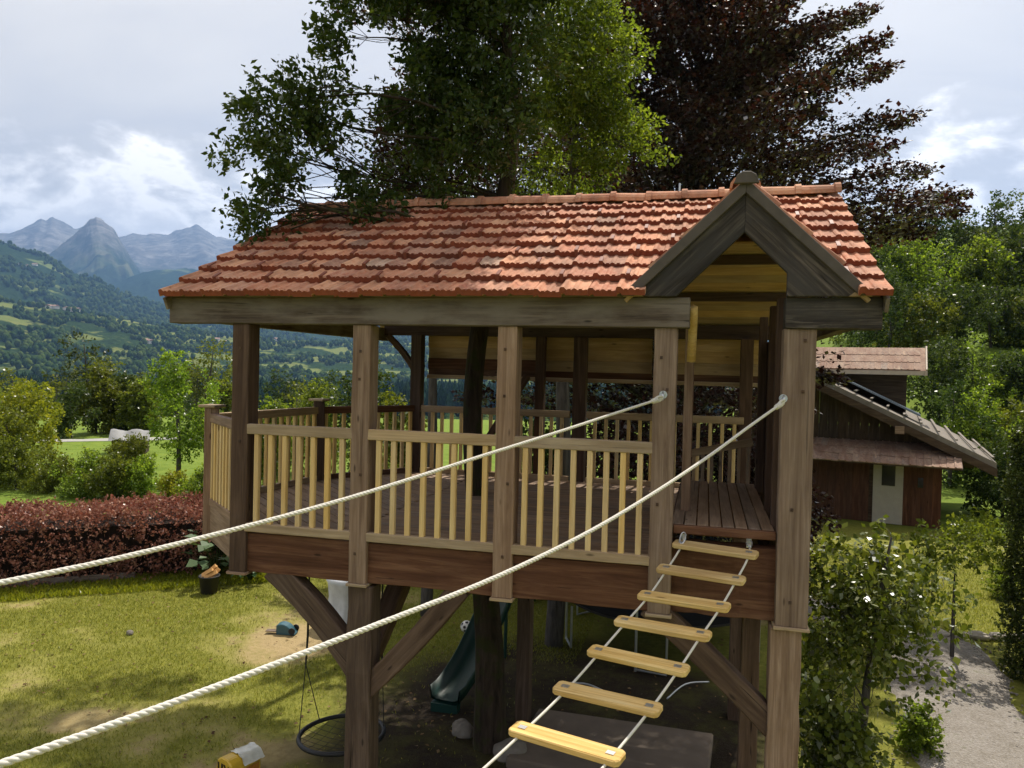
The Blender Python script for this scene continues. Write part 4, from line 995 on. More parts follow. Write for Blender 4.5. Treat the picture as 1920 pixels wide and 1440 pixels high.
# ================================================================== FOLIAGE TOOLS
def leaf_quads(P, A, Nn, Ls, ws, fold=0.25):
    A = A/(np.linalg.norm(A, axis=1)[:, None]+1e-9)
    S = np.cross(A, Nn); S /= np.linalg.norm(S, axis=1)[:, None]+1e-9; Nn = np.cross(S, A)
    Ls = Ls[:, None]; W_ = Ls*ws
    V = np.stack([P, P+A*Ls*0.42+S*W_+Nn*W_*fold, P+A*Ls, P+A*Ls*0.42-S*W_+Nn*W_*fold], 1).reshape(-1, 3)
    F = np.arange(len(P)*4).reshape(-1, 4); return V, F
def crown_points(lobes, per, rg, shell=0.55):
    """cluster seats inside ellipsoids: (centre, radii, count)"""
    C, O = [], []
    for c, rad, n in lobes:
        u = rg.normal(size=(n, 3)); u /= np.linalg.norm(u, axis=1)[:, None]
        k = rg.random(n)**(1/3)*(1-shell)+shell*rg.random(n)**0.35; k = np.clip(k*(0.85+0.35*rg.random(n)), 0, 1.12)
        C.append(np.array(c)+u*np.array(rad)*k[:, None]); O.append(u/np.array(rad)*np.mean(rad))
    C = np.concatenate(C); O = np.concatenate(O); O /= np.linalg.norm(O, axis=1)[:, None]; return C, O
def spray(C, O, per, tw, ls, rg, droop=0.25, flatn=0.0, w=0.34, spread=1.0, upl=0.0):
    n = len(C); k = per
    t = rg.random((n, k)); O = O+np.array([0, 0, upl])
    T = C[:, None]+O[:, None]*(t*tw)[..., None]+rg.normal(size=(n, k, 3))*tw*0.16*spread*np.array([1, 1, 1-0.6*flatn])
    A = O[:, None]*0.7+rg.normal(size=(n, k, 3))*np.array([1, 1, 1-0.75*flatn])*0.75; A[..., 2] -= droop
    Nn = rg.normal(size=(n, k, 3))*(1-0.6*flatn); Nn[..., 2] += 0.8+flatn
    L_ = ls*rg.uniform(0.4, 1.3, (n, k))*rg.uniform(0.75, 1.2, (n, 1))
    return leaf_quads(T.reshape(-1, 3), A.reshape(-1, 3), Nn.reshape(-1, 3), L_.reshape(-1), w)
def limb(b, p0, p1, r0, r1, rg, sag=0.1, n=6, sides=6):
    p0 = np.array(p0, float); p1 = np.array(p1, float); ln = np.linalg.norm(p1-p0); t = np.linspace(0, 1, n)
    off = rg.normal(size=3)*ln*0.13
    P = p0+(p1-p0)*t[:, None]+off*np.sin(math.pi*t)[:, None]; P[:, 2] += -sag*ln*0.4*t*(1-t)*(-1)
    b.tube(list(P), list(np.linspace(r0, r1, n)), sides); return P
def tree(name, label, cat, base, trunk, tr, lobes, per, tw, ls, leaf, barkm, seed=0, group=None, droop=0.25, flatn=0.0, w=0.34, twigs=0.12, shell=0.55, sides=8, limbs=True, gap=0.0, gs=1.5):
    rg = np.random.default_rng(seed); E_ = empty(name, base); tag(E_, label, cat, group)
    b = MB(); tp = np.array(smooth_path(trunk, 5)); rad = np.interp(np.linspace(0, 1, len(tp)), np.linspace(0, 1, len(tr)), tr)
    b.tube(list(tp), list(rad), sides)
    C, O = crown_points(lobes, per, rg, shell)
    if gap:
        kp = fbm(C[:, 0]*gs+C[:, 1]*0.6*gs, C[:, 2]*gs-C[:, 1]*0.5*gs+7, 3, seed+90) > gap; C, O = C[kp], O[kp]
    if limbs:
        for c, rad3, n in lobes:
            c = np.array(c); dd = np.linalg.norm(tp-c, axis=1)+np.maximum(0, tp[:, 2]-c[2]+0.2*np.mean(rad3))*2; i = int(np.argmin(dd)); r0 = rad[i]*0.24
            mid = limb(b, tp[i], c, r0, r0*0.35, rg)
            sel = C[np.linalg.norm((C-c)/np.array(rad3), axis=1) < 1.15]; m_ = int(len(sel)*twigs)
            for q in sel[rg.permutation(len(sel))[:m_]]:
                s_ = mid[rg.integers(2, len(mid))]; limb(b, s_, q, r0*0.28, r0*0.06+0.002, rg, n=4, sides=4)
    put('trunk', b.mesh('trunk', True, fix=False), barkm, E_, Matrix())
    V, F = spray(C, O, per, tw, ls, rg, droop, flatn, w)
    put('crown', np_mesh('crown', V, F, leaf), None, E_, Matrix())
    return E_
def lobe(px, py, D, rx, ry, n, rz_=None):
    sc = D/FPX; return (at(px, py, D), ((rx)*sc, (rz_ or (rx+ry)/2)*sc, ry*sc), n)

# ---- the tree the house is built round
D0 = 9.9
lob = [lobe(555,300,9.2,95,110,190), lobe(490,350,9.0,42,75,75), lobe(520,200,9.1,55,50,62), lobe(640,405,9.3,100,38,105), lobe(495,400,8.9,40,40,42), lobe(600,205,9.3,45,50,50), lobe(545,430,8.9,70,26,60),
       lobe(690,70,9.8,75,75,150), lobe(760,40,10.2,120,100,300), lobe(800,170,10.0,95,50,150), lobe(880,90,10.4,110,105,290), lobe(760,-90,10.3,150,80,300), lobe(930,-60,10.8,140,90,240),
       lobe(765,265,10.0,70,42,70), lobe(850,245,10.3,95,55,130), lobe(810,335,10.2,105,36,115), lobe(700,340,9.8,50,32,40), lobe(920,325,10.9,90,36,80), lobe(940,180,10.8,60,70,90),
       lobe(800,-220,10.2,200,90,330), lobe(760,-200,10.0,130,80,220), lobe(900,-330,10.4,170,90,220), lobe(720,-330,10.2,150,80,200),
       lobe(930,250,9.5,80,80,170), lobe(960,110,9.7,80,95,220), lobe(885,340,9.4,70,34,90), lobe(975,335,9.7,70,34,90), lobe(870,30,9.9,110,80,210), ((1.3, 3.0, 7.5), (1.2, 1.1, 0.9), 330), ((2.3, 2.7, 7.3), (1.0, 1.0, 0.8), 270), ((0.6, 2.8, 7.7), (0.9, 1.0, 0.7), 240), ((1.8, 3.4, 8.8), (1.2, 1.1, 0.9), 260), ((0.6, 3.2, 8.6), (1.1, 1.0, 0.8), 220), ((2.0, 1.9, 6.9), (0.9, 0.8, 0.5), 190), ((2.0, 3.2, 7.1), (0.9, 0.7, 0.5), 320), ((1.4, 4.0, 8.3), (1.0, 0.9, 0.6), 280), ((2.7, 3.9, 8.4), (0.9, 0.8, 0.6), 280), ((1.0, 3.2, 7.2), (0.9, 0.7, 0.5), 300), ((1.2, 3.8, 7.7), (0.9, 0.8, 0.7), 260), ((2.3, 3.7, 7.5), (0.9, 0.8, 0.7), 270), ((2.9, 4.4, 7.6), (0.8, 0.8, 0.7), 240), ((1.8, 4.6, 7.9), (0.9, 0.8, 0.7), 240), ((0.6, 4.3, 7.7), (0.9, 0.8, 0.7), 220), ((0.2, 3.6, 7.9), (0.8, 0.8, 0.6), 200)]
tree('tree', 'dark green leafy tree growing up through the treehouse deck', 'tree', (2.4, 2.85, GZ),
     [(2.42, 2.82, GZ-0.2), (2.38, 2.85, -2.0), (2.22, 2.88, -0.6), (2.06, 2.9, 0.9), (2.12, 2.95, 2.2), (2.36, 3.0, 3.6), (2.45, 3.1, 4.8), (2.3, 3.2, 6.2), (2.2, 3.3, 8.0)],
     [0.24, 0.19, 0.16, 0.125, 0.125, 0.12, 0.10, 0.07, 0.03], lob, 24, 0.30, 0.086, M['leaf_main'], M['bark'], 1, droop=0.35, w=0.27, twigs=0.14, gap=0.44, gs=1.9)
# a second stem from the same foot that carries the low fork under the deck
# ---- sunlit outer crown of the main tree: separate tree, sunlight put into leaf colour
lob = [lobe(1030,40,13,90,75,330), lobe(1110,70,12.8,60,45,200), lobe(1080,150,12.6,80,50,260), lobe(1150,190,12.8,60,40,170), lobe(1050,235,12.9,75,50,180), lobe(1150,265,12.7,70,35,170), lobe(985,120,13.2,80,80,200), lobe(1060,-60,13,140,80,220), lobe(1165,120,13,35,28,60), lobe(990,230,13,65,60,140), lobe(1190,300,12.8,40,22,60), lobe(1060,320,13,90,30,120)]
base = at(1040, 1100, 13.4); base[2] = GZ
tree('tree', 'sunlit outer crown of the main tree above the roof ridge, as a separate yellow-green tree', 'tree', base, [base-np.array([0, 0, .2]), base+np.array([0.1, 0, 3]), base+np.array([0, 0.1, 6]), base+np.array([0.2, 0, 9.5])], [0.17, 0.14, 0.1, 0.03], lob, 20, 0.34, 0.085, M['leaf_bright'], M['bark2'], 2, droop=0.45, w=0.26, shell=0.35, gap=0.43, gs=1.6)

lob = [lobe(770,255,14.6,60,50,120), lobe(825,300,14.6,75,45,150), lobe(735,330,14.6,50,35,70), lobe(850,235,14.7,55,45,90), lobe(790,350,14.6,90,28,100), lobe(800,190,14.7,60,45,80), ((-1.5, 10.8, 10.7), (1.6, 1.2, 0.9), 260), ((0.5, 10.4, 11.2), (1.4, 1.1, 0.9), 220), ((-2.2, 9.4, 10.2), (1.2, 0.9, 0.7), 150)]
base = at(800, 1100, 14.8); base[2] = GZ
tree('tree', 'tall thin copper-leaved tree behind the green crown, left of the trunk', 'tree', base, [base-np.array([0, 0, .2]), base+np.array([0.05, 0, 3]), base+np.array([0, 0.1, 5]), base+np.array([-0.1, 0.6, 9]), base+np.array([-0.8, 1.6, 14.5])], [0.13, 0.11, 0.08, 0.05, 0.02], lob, 14, 0.34, 0.11, M['leaf_beech'], M['bark2'], 5, droop=0.2, w=0.33)
# ---- copper beech: long horizontal sprays with pointed tips
def beech():
    rg = np.random.default_rng(9); base = np.array([4.35, 14.6, GZ]); E_ = empty('copper_beech', base)
    tag(E_, 'huge dark copper beech spreading behind the treehouse roof', 'tree')
    b = MB(); tp = np.array(smooth_path([base-(0, 0, .2), base+(0.1, 0, 4), base+(0, 0.2, 8), base+(0.2, 0.1, 12), base+(0.1, 0, 16)], 6)); rad = np.linspace(0.42, 0.05, len(tp)); b.tube(list(tp), list(rad), 10)
    Cs, Os = [], []
    def spr(h, az, ln, tilt, n):
        i = int(np.argmin(np.abs(tp[:, 2]-h))); p0 = tp[i]
        d = np.array([math.sin(az)*math.cos(tilt), math.cos(az)*math.cos(tilt), math.sin(tilt)]); side = np.array([math.cos(az), -math.sin(az), 0])
        t = np.linspace(0, 1, 8); P = p0+d*ln*t[:, None]; P[:, 2] += ln*0.10*np.sin(t*2.2)-ln*0.08*t*t
        r0 = min(rad[i]*0.5, 0.02+0.012*ln); b.tube(list(P), list(np.linspace(r0, 0.006, 8)), 5)
        k = rg.beta(1.5, 1.1, n)*0.82+0.17
        Q = np.stack([np.interp(k, t, P[:, j]) for j in range(3)], -1)
        wd = ln*0.20*np.sin(np.clip(k, 0, 1)**0.8*math.pi*0.98)+0.05
        u = rg.normal(size=n)*0.6; Q = Q+side*(wd*u)[:, None]; Q[:, 2] += rg.normal(size=n)*wd*0.20-0.10*np.abs(u)*wd
        Cs.append(Q); Os.append(d*0.85+side*np.sign(u)[:, None]*0.5+np.array([0, 0, 0.05]))
    for k in range(320):
        h = GZ+2.0+14*rg.random()**0.85; az = rg.uniform(0, 2*math.pi)
        if 0.3 < az < 2.6 and rg.random() < (0.93 if h < 5.0 else 0.3): continue
        hh = (h-GZ)/15.0; ln = (6.6*(1-hh**2.6)+1.4)*rg.uniform(0.65, 1.05)
        ln *= 0.86 if 0.35 < az < 2.4 else 1.0
        spr(h, az, ln, rg.uniform(0.0, 0.45)+0.35*hh, int(30+19*ln))
    # the long limbs that reach out to the right of the picture
    for h, azd, ln, ti in ((3.6, 62, 7.2, 0.20), (4.2, 78, 8.3, 0.20), (5.0, 70, 7.6, 0.25), (2.8, 85, 7.9, 0.14), (6.4, 80, 7.0, 0.36), (7.6, 75, 6.6, 0.45), (9.0, 88, 6.0, 0.55), (0.6, 70, 4.2, -0.05), (4.6, 100, 7.2, 0.26), (6.0, 105, 6.4, 0.4), (3.0, 98, 8.4, 0.17), (1.2, 118, 5.0, 0.02), (3.2, 88, 8.8, 0.15), (3.0, -70, 6.5, 0.15), (4.5, -80, 7.0, 0.15), (6.0, -75, 7.0, 0.25), (7.5, -85, 6.5, 0.3), (2.0, -95, 6.5, 0.1), (-0.5, -150, 6.0, -0.05), (0.4, 170, 6.0, -0.02), (-0.8, 150, 6.0, -0.05), (0.2, -170, 6.2, -0.04)):
        ln *= 0.78 if azd > 0 else 1.0
        if 0 < azd < 130 and h > 2: h += 1.3; ti += 0.06
        spr(h, math.radians(azd), ln, ti, int(90+44*ln))
    put('trunk', b.mesh('trunk', True, fix=False), M['bark2'], E_, Matrix())
    C = np.concatenate(Cs); O = np.concatenate(Os)
    V, F = spray(C, O, 7, 0.42, 0.125, rg, 0.12, 0.55, 0.36)
    put('crown', np_mesh('crown', V, F, M['leaf_beech']), None, E_, Matrix())
beech()

# ---- trees and bushes, generic
def bushy(name, label, cat, px, py_base, D, hpx, wpx, leaf, n, ls, seed, group=None, trunkh=0.3, per=16, ground=True, z=None, barkm=None, kind=0):
    """a tree by its place, height and width as real metres at distance D"""
    rg = np.random.default_rng(seed); p = at(px, py_base, D)
    p[2] = float(gz(p[0], p[1])) if z is None else z
    sc = D/FPX; H = hpx*sc; Wd = wpx*sc; lobes = []
    nl = 9 if kind == 0 else 7
    for k in range(nl):
        f = k/(nl-1); zz_ = H*(trunkh+(1-trunkh)*(0.12+0.78*f)); r = Wd*0.5*math.sin(math.pi*(0.18+0.72*f))**0.8
        a = rg.uniform(0, 6.28); off = r*0.45
        lobes.append((p+np.array([math.cos(a)*off, math.sin(a)*off, zz_]), (r*0.72, r*0.72, H*(1-trunkh)*0.2), max(8, int(n/nl*(0.5+r/Wd*1.6)))))
    return tree(name, label, cat, p, [p-np.array([0, 0, .15]), p+np.array([rg.normal()*0.03*H, rg.normal()*0.03*H, H*0.45]), p+np.array([rg.normal()*0.04*H, rg.normal()*0.04*H, H*0.93])],
                [max(0.03, H*0.022), H*0.014, H*0.004], lobes, per, ls*2.6, ls, leaf, barkm or M['bark2'], seed, group, w=0.36, twigs=0.05, sides=6, gap=0.27 if cat in ('shrub', 'bush') else 0.39, gs=min(1.6, 22.0/D))
# left: beyond the hedge
bushy('tree', 'bright yellow-green tree at the left edge of the picture', 'tree', 40, 868, 31, 165, 190, M['leaf_lime'], 620, 0.13, 101, trunkh=0.12)
bushy('tree', 'deep green round tree below the yellow-green one at the left edge', 'tree', 15, 905, 29, 125, 120, M['leaf_mid'], 360, 0.12, 102, trunkh=0.1)
bushy('tree', 'slim tall tree with light green crown left of the deck', 'tree', 335, 893, 30, 236, 155, M['leaf_bright'], 820, 0.105, 103, trunkh=0.16)
bushy('tree', 'pale green side tree leaning against the slim tall tree', 'tree', 385, 880, 31.5, 190, 60, M['leaf_bright'], 240, 0.11, 104, trunkh=0.2)
for i, (px, pb, D, h, w, lf) in enumerate(((135, 818, 47, 105, 70, 'leaf_deep'), (180, 818, 50, 118, 75, 'leaf_mid'), (225, 815, 52, 100, 70, 'leaf_deep'), (262, 812, 50, 90, 55, 'leaf_mid'))):
    bushy('tree', ['leftmost dark tree of the row behind the field', 'tallest mid green tree of the row behind the field', 'dark tree just left of the tarpaulin roof', 'small green tree right behind the tarpaulin roof'][i], 'tree', px, pb, D, h, w, M[lf], 420, 0.2, 110+i, 'trees behind the small field', trunkh=0.05)
for i, (px, pb, D, h, w, lf) in enumerate(((75, 760, 90, 70, 60, 'leaf_deep'), (15, 762, 85, 60, 70, 'leaf_mid'), (105, 740, 110, 70, 40, 'leaf_conifer'), (310, 770, 95, 75, 70, 'leaf_deep'), (420, 770, 85, 60, 50, 'leaf_mid'))):
    bushy('tree', ['dark tree over the yellow-green tree at the left', 'mid green tree at the far left above the yellow one', 'dark conifer standing among the far left trees', 'dark tree behind the slim tall tree', 'mid green tree in the gap beside the first post'][i], 'tree', px, pb, D, h, w, M[lf], 300, 0.3, 120+i, 'trees on the way down to the valley', trunkh=0.03)
for i, (px, pb, D, h, w, lf) in enumerate(((30, 918, 28, 90, 110, 'leaf_mid'), (95, 920, 27.5, 75, 100, 'leaf_mid'), (160, 925, 27, 82, 95, 'leaf_bright'), (215, 922, 26.5, 78, 90, 'leaf_mid'), (275, 915, 27, 72, 95, 'leaf_bright'), (330, 925, 25, 60, 90, 'leaf_lime'), (380, 920, 24, 85, 85, 'leaf_bright'), (250, 870, 34, 55, 90, 'leaf_mid'))):
    bushy('shrub', ['dark shrub at the left end of the row past the meadow', 'second shrub of the row past the meadow', 'broad green shrub of the row left of the middle', 'glossy shrub in the middle of the row past the meadow', 'shrub of the row below the tarpaulin roof', 'low shrub of the row under the slim tall tree', 'light green shrub at the row end beside the deck', 'low bush in front of the tarpaulin roof'][i], 'shrub', px, pb, D, h, w, M[lf], 480, 0.08, 130+i, 'shrubs bordering the meadow', trunkh=0.0)
# seen through the deck
for i, (px, pb, D, h, w, lf) in enumerate(((515, 830, 30, 160, 75, 'leaf_bright'), (600, 850, 32, 175, 95, 'leaf_mid'), (560, 850, 34, 150, 90, 'leaf_mid'), (675, 880, 26, 270, 130, 'leaf_deep'), (745, 880, 22, 250, 95, 'leaf_mid'), (740, 900, 19, 160, 80, 'leaf_lime'))):
    bushy('tree', ['light green tree framed by the first and second post', 'rounded green tree behind the capped railing post', 'low green tree between two brighter ones behind the railing', 'dark tall tree touching the second post', 'glittering green tree right of the second post', 'lime bush low behind the far railing'][i], 'tree', px, pb, D, h, w, M[lf], 460, 0.12, 140+i, 'trees seen through the deck', trunkh=0.08)

# broken rows of trees stepping down into the valley
rgv = random.Random(12)
for i in range(26):
    D = rgv.choice((130, 170, 220, 290)); px = -60+i*27+rgv.uniform(-8, 8)
    if 620 < px: break
    p = at(px, 720, D); g = float(gz(p[0], p[1])); hh = rgv.uniform(9, 15)
    bushy('tree', 'hazy green tree among the loose rows stepping down to the valley', 'tree', px, 720, D, hh/(D/FPX), hh*0.85/(D/FPX), M[rgv.choice(('leaf_mid', 'leaf_deep', 'leaf_conifer', 'leaf_mid'))], 200, 0.0036*D, 300+i, 'loose tree rows towards the valley', trunkh=0.02, per=14, z=g)
# dark shrubs close behind the deck
for i, (x, y, h, w, lf) in enumerate(((1.2, 9.6, 3.6, 2.6, 'leaf_deep'), (3.0, 9.8, 4.1, 2.8, 'leaf_beech'), (4.8, 9.6, 4.2, 2.8, 'leaf_beech'), (6.2, 10.0, 4.0, 2.2, 'leaf_beech'))):
    D = float((np.array([x, y, GZ])-CAM)@_fw); q = np.array([x, y, GZ])-CAM; pxx = 960+FPX*(q@_rt)/D; pyy = 720-FPX*(q@_up)/D
    bushy('shrub', ['dark green shrub behind the back left railing', 'dark copper shrub behind the middle of the back railing', 'dark copper shrub seen through the entrance', 'dark copper shrub right behind the corner post', 'dark green shrub between corner post and chalet'][i], 'shrub', pxx, pyy, D, h/(D/FPX), w/(D/FPX), M[lf], 420, 0.11, 330+i, trunkh=0.0, z=GZ)

# right: the wooded hillside
rgh = random.Random(4); cnt = 0; ORD = ['first', 'second', 'third', 'fourth', 'fifth', 'sixth', 'seventh', 'eighth', 'ninth']
rows = [(72, 388, 120), (64, 455, 150), (54, 545, 160), (44, 640, 180), (34, 745, 170), (27, 830, 150)]
for ri, (D, ytop, hp) in enumerate(rows):
    xs = range(1600+(0 if ri < 2 else 60*(ri-1)) + (ri % 2)*40, 1985, 66)
    for oi_, px in enumerate(xs):
        yt = ytop+rgh.uniform(-25, 25)
        if ri == 0 and px < 1660: yt += 20
        lf = rgh.choice(['leaf_mid', 'leaf_deep', 'leaf_deep', 'leaf_deep', 'leaf_mid', 'leaf_bright'])
        p = at(px, yt, D); g = float(gz(p[0], p[1])); h = (p[2]-g)/(D/FPX)
        h = max(110, min(h, 420))
        z = p[2]-h*D/FPX
        bushy('tree', ['leafy tree on the crest of the wooded hillside', 'leafy tree in the second row of the wooded hillside', 'leafy tree half way up the wooded hillside', 'leafy tree on the lower wooded hillside', 'leafy tree near the chalet at the foot of the hillside', 'leafy bush beside the chalet at the right edge'][ri]+', '+ORD[oi_]+' from left', 'tree', px, yt+h, D, h, rgh.uniform(125, 190), M[lf], 560, 0.0040*D, 200+cnt, ['hillside trees, crest', 'hillside trees, second row', 'hillside trees, middle', 'hillside trees, lower', 'trees by the chalet', 'bushes by the chalet'][ri], trunkh=0.02 if ri < 4 else 0.0, per=15, z=z)
        cnt += 1

# ---- glossy shrub next to the right corner post
pb_ = at(1600, 1500, 7.9); pb_[2] = GZ
lob = [lobe(1600,1060,8.1,50,42,54), lobe(1650,1110,8.0,70,60,110), lobe(1565,1150,7.9,40,60,75), lobe(1620,1210,7.9,70,55,120), lobe(1570,1290,7.8,50,60,120), lobe(1620,1330,7.8,55,65,130), lobe(1550,1400,7.7,40,60,110), lobe(1600,1440,7.6,55,50,120), lobe(1710,1110,7.9,40,35,26), lobe(1750,1085,8.3,36,26,18), lobe(1690,1030,8.5,45,32,36), lobe(1630,985,8.3,34,30,24), lobe(1735,1265,7.6,28,32,12), lobe(1760,1150,7.8,26,26,9), lobe(1670,1190,7.8,35,35,30), lobe(1590,1500,7.6,60,50,70)]
tree('shrub', 'big glossy green shrub beside the right corner post', 'shrub', pb_, [pb_-np.array([0, 0, .1]), pb_+np.array([0.05, 0, 1.0]), pb_+np.array([0.15, 0.05, 2.2]), pb_+np.array([0.3, 0.1, 3.2])], [0.06, 0.05, 0.03, 0.01], lob, 15, 0.27, 0.078, M['leaf_shrub'], M['bark2'], 31, droop=0.5, w=0.38, twigs=0.22, shell=0.4, gap=0.46, gs=2.6)
lob = [lobe(1800,1020,13,65,30,80), lobe(1740,1035,13.4,45,26,46), lobe(1860,1015,14,45,30,60), lobe(1830,985,15,36,20,36)]
p = at(1790, 1080, 13.2); p[2] = GZ
tree('shrub', 'light green shrub in front of the chalet', 'shrub', p, [p-np.array([0, 0, .1]), p+np.array([0, 0, .8]), p+np.array([0, 0, 1.5])], [0.04, 0.03, 0.01], lob, 14, 0.2, 0.085, M['leaf_mid'], M['bark2'], 32)
for i, (px, py, D, h, w, lf) in enumerate(((1530, 1290, 11.5, 130, 70, 'leaf_mid'), (1725, 1400, 9.9, 75, 60, 'leaf_bright'), (1880, 1130, 17, 55, 60, 'leaf_bright'))):
    bushy('bush', ['low green bush showing right of the corner post', 'small grassy bush on the path edge', 'yellow-green clump at the lawn corner by the hedge'][i], 'bush', px, py, D, h, w, M[lf], 150, 0.06, 160+i, trunkh=0.0)

# ---- clipped hedges
def hedge(name, label, cat, a, b, width, height, leaf, n, ls, seed, core, z=None):
    rg = np.random.default_rng(seed); a = np.array(a, float); b = np.array(b, float); d = b-a; ln = np.linalg.norm(d); d /= ln; nn_ = np.array([-d[1], d[0]])
    E_ = empty(name, (*((a+b)/2), GZ)); tag(E_, label, cat)
    t = rg.random(n)*ln; side = rg.random(n); q = rg.random(n)
    # spread over front, top and back faces plus some depth
    per_ = height+width+height; u = q*per_
    off = np.where(u < height, -width/2, np.where(u < height+width, u-height-width/2, width/2)); zz_ = np.where(u < height, u, np.where(u < height+width, height, u-height-width))
    ec = rg.random(n) < 2.4*width/(2*ln+2*width); eo = rg.random(n)
    t = np.where(ec, np.where(rg.random(n) < 0.5, 0.0, ln)+rg.normal(size=n)*0.05, t); off = np.where(ec, (eo-0.5)*width, off); zz_ = np.where(ec, rg.random(n)*height, zz_)
    off = off+rg.normal(size=n)*0.06; zz_ = zz_+rg.normal(size=n)*0.06+0.14*(fbm(t*1.3, off*1.3, 3, seed)-0.5)*(zz_ > height*0.6)*2
    P = np.stack([a[0]+d[0]*t+nn_[0]*off, a[1]+d[1]*t+nn_[1]*off, GZ+zz_], -1)
    O = np.stack([nn_[0]*np.sign(off)*(u < height)*1.0, nn_[1]*np.sign(off)*(u < height)*1.0, np.where(zz_ > height*0.85, 1.0, 0.2)], -1)+rg.normal(size=(n, 3))*0.3
    V, F = spray(P, O/np.linalg.norm(O, axis=1)[:, None], 7, ls*2.2, ls, rg, 0.1)
    put('foliage', np_mesh('foliage', V, F, leaf), None, E_, Matrix())
    bx = MB(); k = 24
    mw, _ = frame((*a, GZ+height*0.47), (*b, GZ+height*0.47)); vs = []
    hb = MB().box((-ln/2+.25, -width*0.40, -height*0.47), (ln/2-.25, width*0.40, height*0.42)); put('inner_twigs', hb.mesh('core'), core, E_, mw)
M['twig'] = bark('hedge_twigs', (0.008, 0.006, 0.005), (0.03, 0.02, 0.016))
hedge('red_hedge', 'clipped red-leaved hedge along the back of the lawn', 'hedge', (-13.0, 4.72), (-5.35, 10.2), 1.9, 1.30, M['leaf_hedge'], 9000, 0.075, 41, M['twig'])
hedge('conifer_hedge', 'tall dark clipped conifer hedge at the right edge by the path', 'hedge', (10.05, 7.2), (12.6, 8.1), 1.0, 3.9, M['leaf_conifer'], 11000, 0.06, 42, M['twig'])

# ================================================================== THINGS IN THE GARDEN
# timber edging in front of the red hedge
bar_o = bar('edging_board', (-12.2, 4.0, GZ+0.08), (-7.1, 7.65, GZ+0.08), 0.05, 0.20, M['eave']); tag(bar_o, 'grey timber edging board along the foot of the red hedge', 'edging')
# pot with firewood
PT = empty('pot', (-5.0, 7.35, GZ)); tag(PT, 'dark pot filled with split firewood on the lawn', 'pot')
b = MB(); b.lathe([(0.15, 0.0), (0.165, 0.02), (0.20, 0.34), (0.215, 0.345), (0.215, 0.375), (0.195, 0.375), (0.19, 0.33), (0.0, 0.32)], 22, (-5.0, 7.35, GZ)); put('tub', b.mesh('tub', True), M['pot'], PT, Matrix())
for k, (ax, ay, az_, bx_, by_, bz_) in enumerate(((-5.15, 7.3, .36, -4.9, 7.32, .52), (-5.08, 7.25, .34, -4.8, 7.36, .47), (-4.95, 7.28, .33, -4.84, 7.44, .50), (-5.12, 7.42, .36, -4.92, 7.46, .56))):
    me = MB().prism([(-0.045, -0.03), (0.05, -0.035), (0.02, 0.05)], -0.14, 0.14, 'X').mesh('log', bevel=0.004)
    tag(put('firewood_log', me, M['firewood'], None, frame((ax, ay, GZ+az_), (bx_, by_, GZ+bz_))[0]), ['split log leaning left in the dark pot', 'split log lying across the front of the dark pot', 'short pale log at the right of the dark pot', 'topmost split log at the back of the dark pot'][k], 'log', 'firewood in the pot')
# leafy plant by the pot
def rosette(name, label, p, R, H, n, ls, leaf, seed):
    rg = np.random.default_rng(seed); p = np.array(p, float); E_ = empty(name, p); tag(E_, label, 'plant')
    b = MB(); Ps, As = [], []
    for k in range(n):
        a = rg.uniform(0, 6.28); e = p+np.array([math.cos(a)*R*rg.uniform(.2, 1), math.sin(a)*R*rg.uniform(.2, 1), H*rg.uniform(.35, 1)])
        b.tube([p, p*0.5+e*0.5+np.array([0, 0, H*.12]), e], [0.008, 0.006, 0.004], 4); Ps.append(e); As.append((math.cos(a), math.sin(a), rg.uniform(-.5, .2)))
    put('stems', b.mesh('stems'), M['leaf_deep'], E_, Matrix())
    V, F = leaf_quads(np.array(Ps), np.array(As), rg.normal(size=(n, 3))*0.35+np.array([0, 0, 1]), rg.uniform(.7, 1.2, n)*ls, 0.42, 0.2); put('leaves', np_mesh('leaves', V, F, leaf), None, E_, Matrix())
rosette('leafy_plant', 'broad-leaved green plant behind the dark pot', (-5.5, 8.3, GZ), 0.65, 1.0, 70, 0.26, M['leaf_plant'], 51)
rosette('leafy_plant', 'low dark plant at the hedge foot right of the dark pot', (-4.7, 8.4, GZ), 0.5, 0.7, 60, 0.16, M['leaf_plant'], 52)
# nest swing
SW = empty('nest_swing', (0.85, 1.72, -2.75)); tag(SW, 'round black nest swing hanging under the deck', 'swing')
c0 = np.array([0.86, 1.78, -2.78]); R0 = 0.50
tilt = lambda a: c0+np.array([R0*math.cos(a), R0*math.sin(a), 0.02*math.cos(a)])
b = MB(); b.tube([tilt(a) for a in np.linspace(0, 2*math.pi, 41)], 0.028, 8, cap=False); put('ring', b.mesh('ring', True), M['black'], SW, Matrix())
b = MB()
for k in range(-4, 5):
    o = k*0.11; h_ = math.sqrt(max(0, R0**2-o*o))
    for ax in (0, 1):
        q = [c0+(np.array([o, s_*h_, 0]) if ax else np.array([s_*h_, o, 0]))-np.array([0, 0, 0.08*(1-(s_*h_/R0)**2-(o/R0)**2)]) for s_ in np.linspace(-1, 1, 7)]
        b.tube(q, 0.003, 4)
nt_ = put('net', b.mesh('net', fix=False), M['darknet'], SW, Matrix()); tag(nt_, kind='stuff')
for (hx, kx) in ((0.30, -1), (1.32, 1)):
    kn = np.array([hx, 1.9, -2.05])
    for a in ((2.6, 3.7) if kx < 0 else (0.5, -0.5)):
        b = MB(); b.tube([tilt(a), kn], 0.006, 5); put('cord', b.mesh('cord'), M['darknet'], SW, Matrix())
    b = MB(); b.tube([kn, kn+np.array([-0.02*kx, 0, 0.35]), np.array([hx-0.03*kx, 1.9, -0.3])], [0.011, 0.014, 0.008], 6); put('rope', b.mesh('rope'), M['black'], SW, Matrix())
